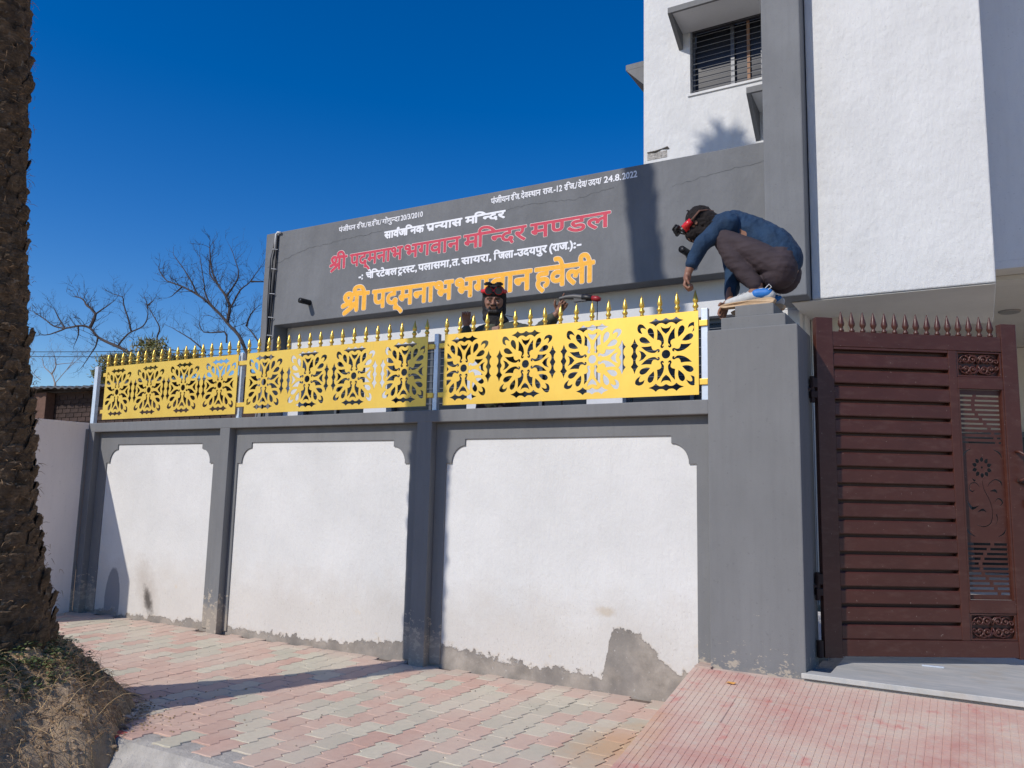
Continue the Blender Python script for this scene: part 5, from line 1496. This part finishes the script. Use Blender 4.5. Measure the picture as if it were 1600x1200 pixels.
for s in (-1, 1): chain(q, [(-3.34+s*.08, .47, 2.08), (-3.34+s*.09, .45, 1.72), (-3.34+s*.09, .48, 1.38)], [.08, .055, .04]); chain(q, [(-3.34+s*.09, .48, 1.37), (-3.34+s*.10, .36, 1.335)], [.035, .028])
chain(q, [(-3.50, .45, 2.57), (-3.60, .36, 2.44), (-3.555, .30, 2.625)], [.055, .04, .027])
chain(q, [(-3.18, .45, 2.57), (-2.95, .40, 2.53), (-2.765, .34, 2.665)], [.055, .04, .027])
hand(q, (-3.557, .298, 2.635), (.02, -.15, 1), (.55, -.7, 0), (.9, -.1, .1), 1.0, 1.0, fist=True)
hand(q, (-2.757, .345, 2.675), (.62, -.05, .78), (.30, -.90, -.10), (.2, -.2, 1), .95, 1.0, point=True)
body = fuse(q, 'body', SKIN, p2, .0042, 1)
q = MB()
for s in (-1, 1): q.ball(HC+HF*.076-upv*.008+sidev*s*.031, (.0110, .0110, .0055), 10, 8)
ey = q.build('eyes', plain('eye_white', (.25, .22, .20), rough=.3, bdist=0), p2, smooth=True)
q = MB()
for s in (-1, 1): q.ball(HC+HF*.0865-upv*.009+sidev*s*.031, (.0062, .0062, .0065), 8, 6)
q.build('iris', HAIR, ey, smooth=True)
q = MB()
for s in (-1, 1): cap(q, HC+HF*.088+upv*.013+sidev*s*.014, HC+HF*.075+upv*.014+sidev*s*.050, .0045, .003, 8); cap(q, HC+HF*.0835-upv*.0005+sidev*s*.018, HC+HF*.076-upv*.0025+sidev*s*.044, .0025, .002, 8)
q.build('eyebrows', HAIR, p2, smooth=True)
q = MB(); cap(q, HC+HF*.093-upv*.046+sidev*.020, HC+HF*.093-upv*.046-sidev*.020, .0062, .0062, 8)
cap(q, HC+HF*.082-upv*.062+sidev*.030, HC+HF*.070-upv*.090+sidev*.030, .008, .014, 8); cap(q, HC+HF*.082-upv*.062-sidev*.030, HC+HF*.070-upv*.090-sidev*.030, .008, .014, 8)
cap(q, HC+HF*.070-upv*.098+sidev*.028, HC+HF*.070-upv*.098-sidev*.028, .0225, .0225, 10); cap(q, HC+HF*.030-upv*.065+sidev*.062, HC+HF*.065-upv*.092+sidev*.032, .012, .018, 8); cap(q, HC+HF*.030-upv*.065-sidev*.062, HC+HF*.065-upv*.092-sidev*.032, .012, .018, 8)
fuse(q, 'beard', HAIR, p2, .004, 1, (.002, 60, (1, 1, 1)))
q = MB()
cap(q, HC-HF*.022+upv*.048, HC-HF*.030+upv*.030, .094, .096, 18); q.ball(HC-HF*.012+upv*.052, (.097, .097, .074), 18, 12); q.ball(HC+HF*.004+upv*.046, (.092, .092, .036), 18, 12)
for s in (-1, 1): cap(q, HC+sidev*s*.062-HF*.01+upv*.02, HC+sidev*s*.055-HF*.015-upv*.10, .036, .040)
cap(q, HC-HF*.045+upv*.02, HC-HF*.05-upv*.10, .068, .070); chain(q, [HC+HF*.01-upv*.135-sidev*.04, HC+HF*.012-upv*.138+sidev*.04], [.050, .050])
chain(q, [HC-upv*.13, (-3.345, .44, 2.655)], [.078, .095])
fuse(q, 'balaclava', WOOL, p2, .005, 2, (.004, 24, (1, 1, 1)))
gc = HC+HF*.070+upv*.070
q = MB()
for s in (-1, 1):
    c = gc+sidev*s*.040
    q.tube([c-HF*.02, c+HF*.022+upv*.004], [.036, .035], 16)
q.tube([gc-sidev*.100-HF*.07, gc-sidev*.092-HF*.01, gc-sidev*.045+HF*.006, gc+sidev*.045+HF*.006, gc+sidev*.092-HF*.01, gc+sidev*.100-HF*.07], [.012, .017, .016, .016, .017, .012], 8)
gg = q.build('goggles', REDP, p2, smooth=True)
q = MB()
for s in (-1, 1):
    c = gc+sidev*s*.040+HF*.023; q.tube([c, c+HF*.004], .0295, 16)
q.build('goggle_lens', GLASS_DK, gg)
q = MB()
for s in (-1, 1):
    c = gc+sidev*s*.044+HF*.030+upv*.048; q.tube([c-upv*.003, c+upv*.012+HF*.004], .033, 16); q.tube([c+upv*.012, c+upv*.020], .022, 14); q.tube([c, gc+sidev*s*.030+HF*.02+upv*.03], .005, 6)
q.tube([gc-sidev*.03+HF*.03+upv*.052, gc+sidev*.03+HF*.03+upv*.052], .006, 6)
q.build('flip_lens', BLACK, gg)
q = MB()
chain(q, [(-3.35, .455, 2.62), (-3.34, .47, 2.45), (-3.34, .47, 2.05)], [.105, .150, .140]); chain(q, [(-3.48, .46, 2.585), (-3.20, .46, 2.585)], [.085, .085]); chain(q, [(-3.45, .46, 2.45), (-3.23, .46, 2.45)], [.13, .13]); chain(q, [(-3.45, .46, 2.1), (-3.23, .46, 2.1)], [.12, .12])
chain(q, [(-3.50, .45, 2.58), (-3.605, .36, 2.44), (-3.562, .305, 2.60)], [.078, .060, .043])
chain(q, [(-3.18, .45, 2.58), (-2.96, .40, 2.535), (-2.795, .35, 2.645)], [.078, .062, .043])
fuse(q, 'jacket', OLIVE, p2, .0065, 4, (.008, 10, (1, 1, .7)))
q = MB(); q.tube([(-3.28, .36, 2.70), (-3.24, .352, 2.712), (-3.16, .37, 2.69), (-3.13, .40, 2.64)], .0035, 6); q.build('hood_cord', BLACK, p2)
q = MB()
for s in (-1, 1): chain(q, [(-3.34+s*.08, .47, 2.08), (-3.34+s*.09, .45, 1.72), (-3.34+s*.09, .48, 1.40)], [.115, .085, .065])
fuse(q, 'trousers', PLUM, p2, .008, 3, (.006, 12, (1, 1, 1)))
for s in (-1, 1):
    q = MB(); cap(q, (-3.34+s*.09, .50, 1.342), (-3.34+s*.10, .33, 1.336), .040, .034); fuse(q, 'shoe', BLACK, p2, .006, 2)
# angle tool in his hand, its cables
tool = thing('electric_torch_tool', (-2.55, .33, 2.76), 'black and red handheld electric tool held up by the worker behind the fence', 'hand tool')
q = MB(); chain(q, [(-2.715, .315, 2.782), (-2.665, .32, 2.79), (-2.60, .325, 2.788), (-2.53, .325, 2.775)], [.014, .017, .021, .021]); q.box(-2.60, -2.50, .31, .34, 2.745, 2.775)
q.build('body', plain('grey_tool_housing', (.075, .075, .078), rough=.5, bdist=0), tool)
q = MB(); q.tube([(-2.535, .325, 2.775), (-2.53, .325, 2.775), (-2.455, .325, 2.762), (-2.45, .325, 2.761)], [.02, .026, .024, .018], 12); q.build('collar', BLACK, tool, smooth=True)
q = MB(); q.tube([(-2.455, .325, 2.762), (-2.41, .325, 2.752), (-2.385, .325, 2.745)], [.020, .022, .012], 12); q.build('tip', plain('red_tool_tip', (.30, .02, .025), rough=.4, bdist=0), tool, smooth=True)
q = MB(); q.tube([(-2.70, .325, 2.74), (-2.715, .325, 2.66), (-2.73, .33, 2.55), (-2.72, .36, 2.30), (-2.75, .45, 1.80)], .006, 6); q.build('power_cord', BLACK, tool, smooth=True)
q = MB(); q.tube([(-2.41, .325, 2.74), (-2.410, .325, 2.64), (-2.415, .33, 2.50), (-2.44, .40, 2.1)], .004, 6); q.build('hose', BLACK, tool, smooth=True)
# trestle he stands on, inside the wall
tr = thing('trestle_platform', (-3.34, .48, .3), 'grey board trestle behind the wall under the standing worker', 'trestle')
q = MB(); q.box(-3.75, -2.93, .30, .62, 1.268, 1.302); q.build('board', WOODP, tr, bevel=.003)
for x in (-3.70, -2.98):
    for y in (.34, .58):
        q = MB(); q.box(x-.02, x+.02, y-.02, y+.02, .300, 1.267); q.build('leg', WOODP, tr)
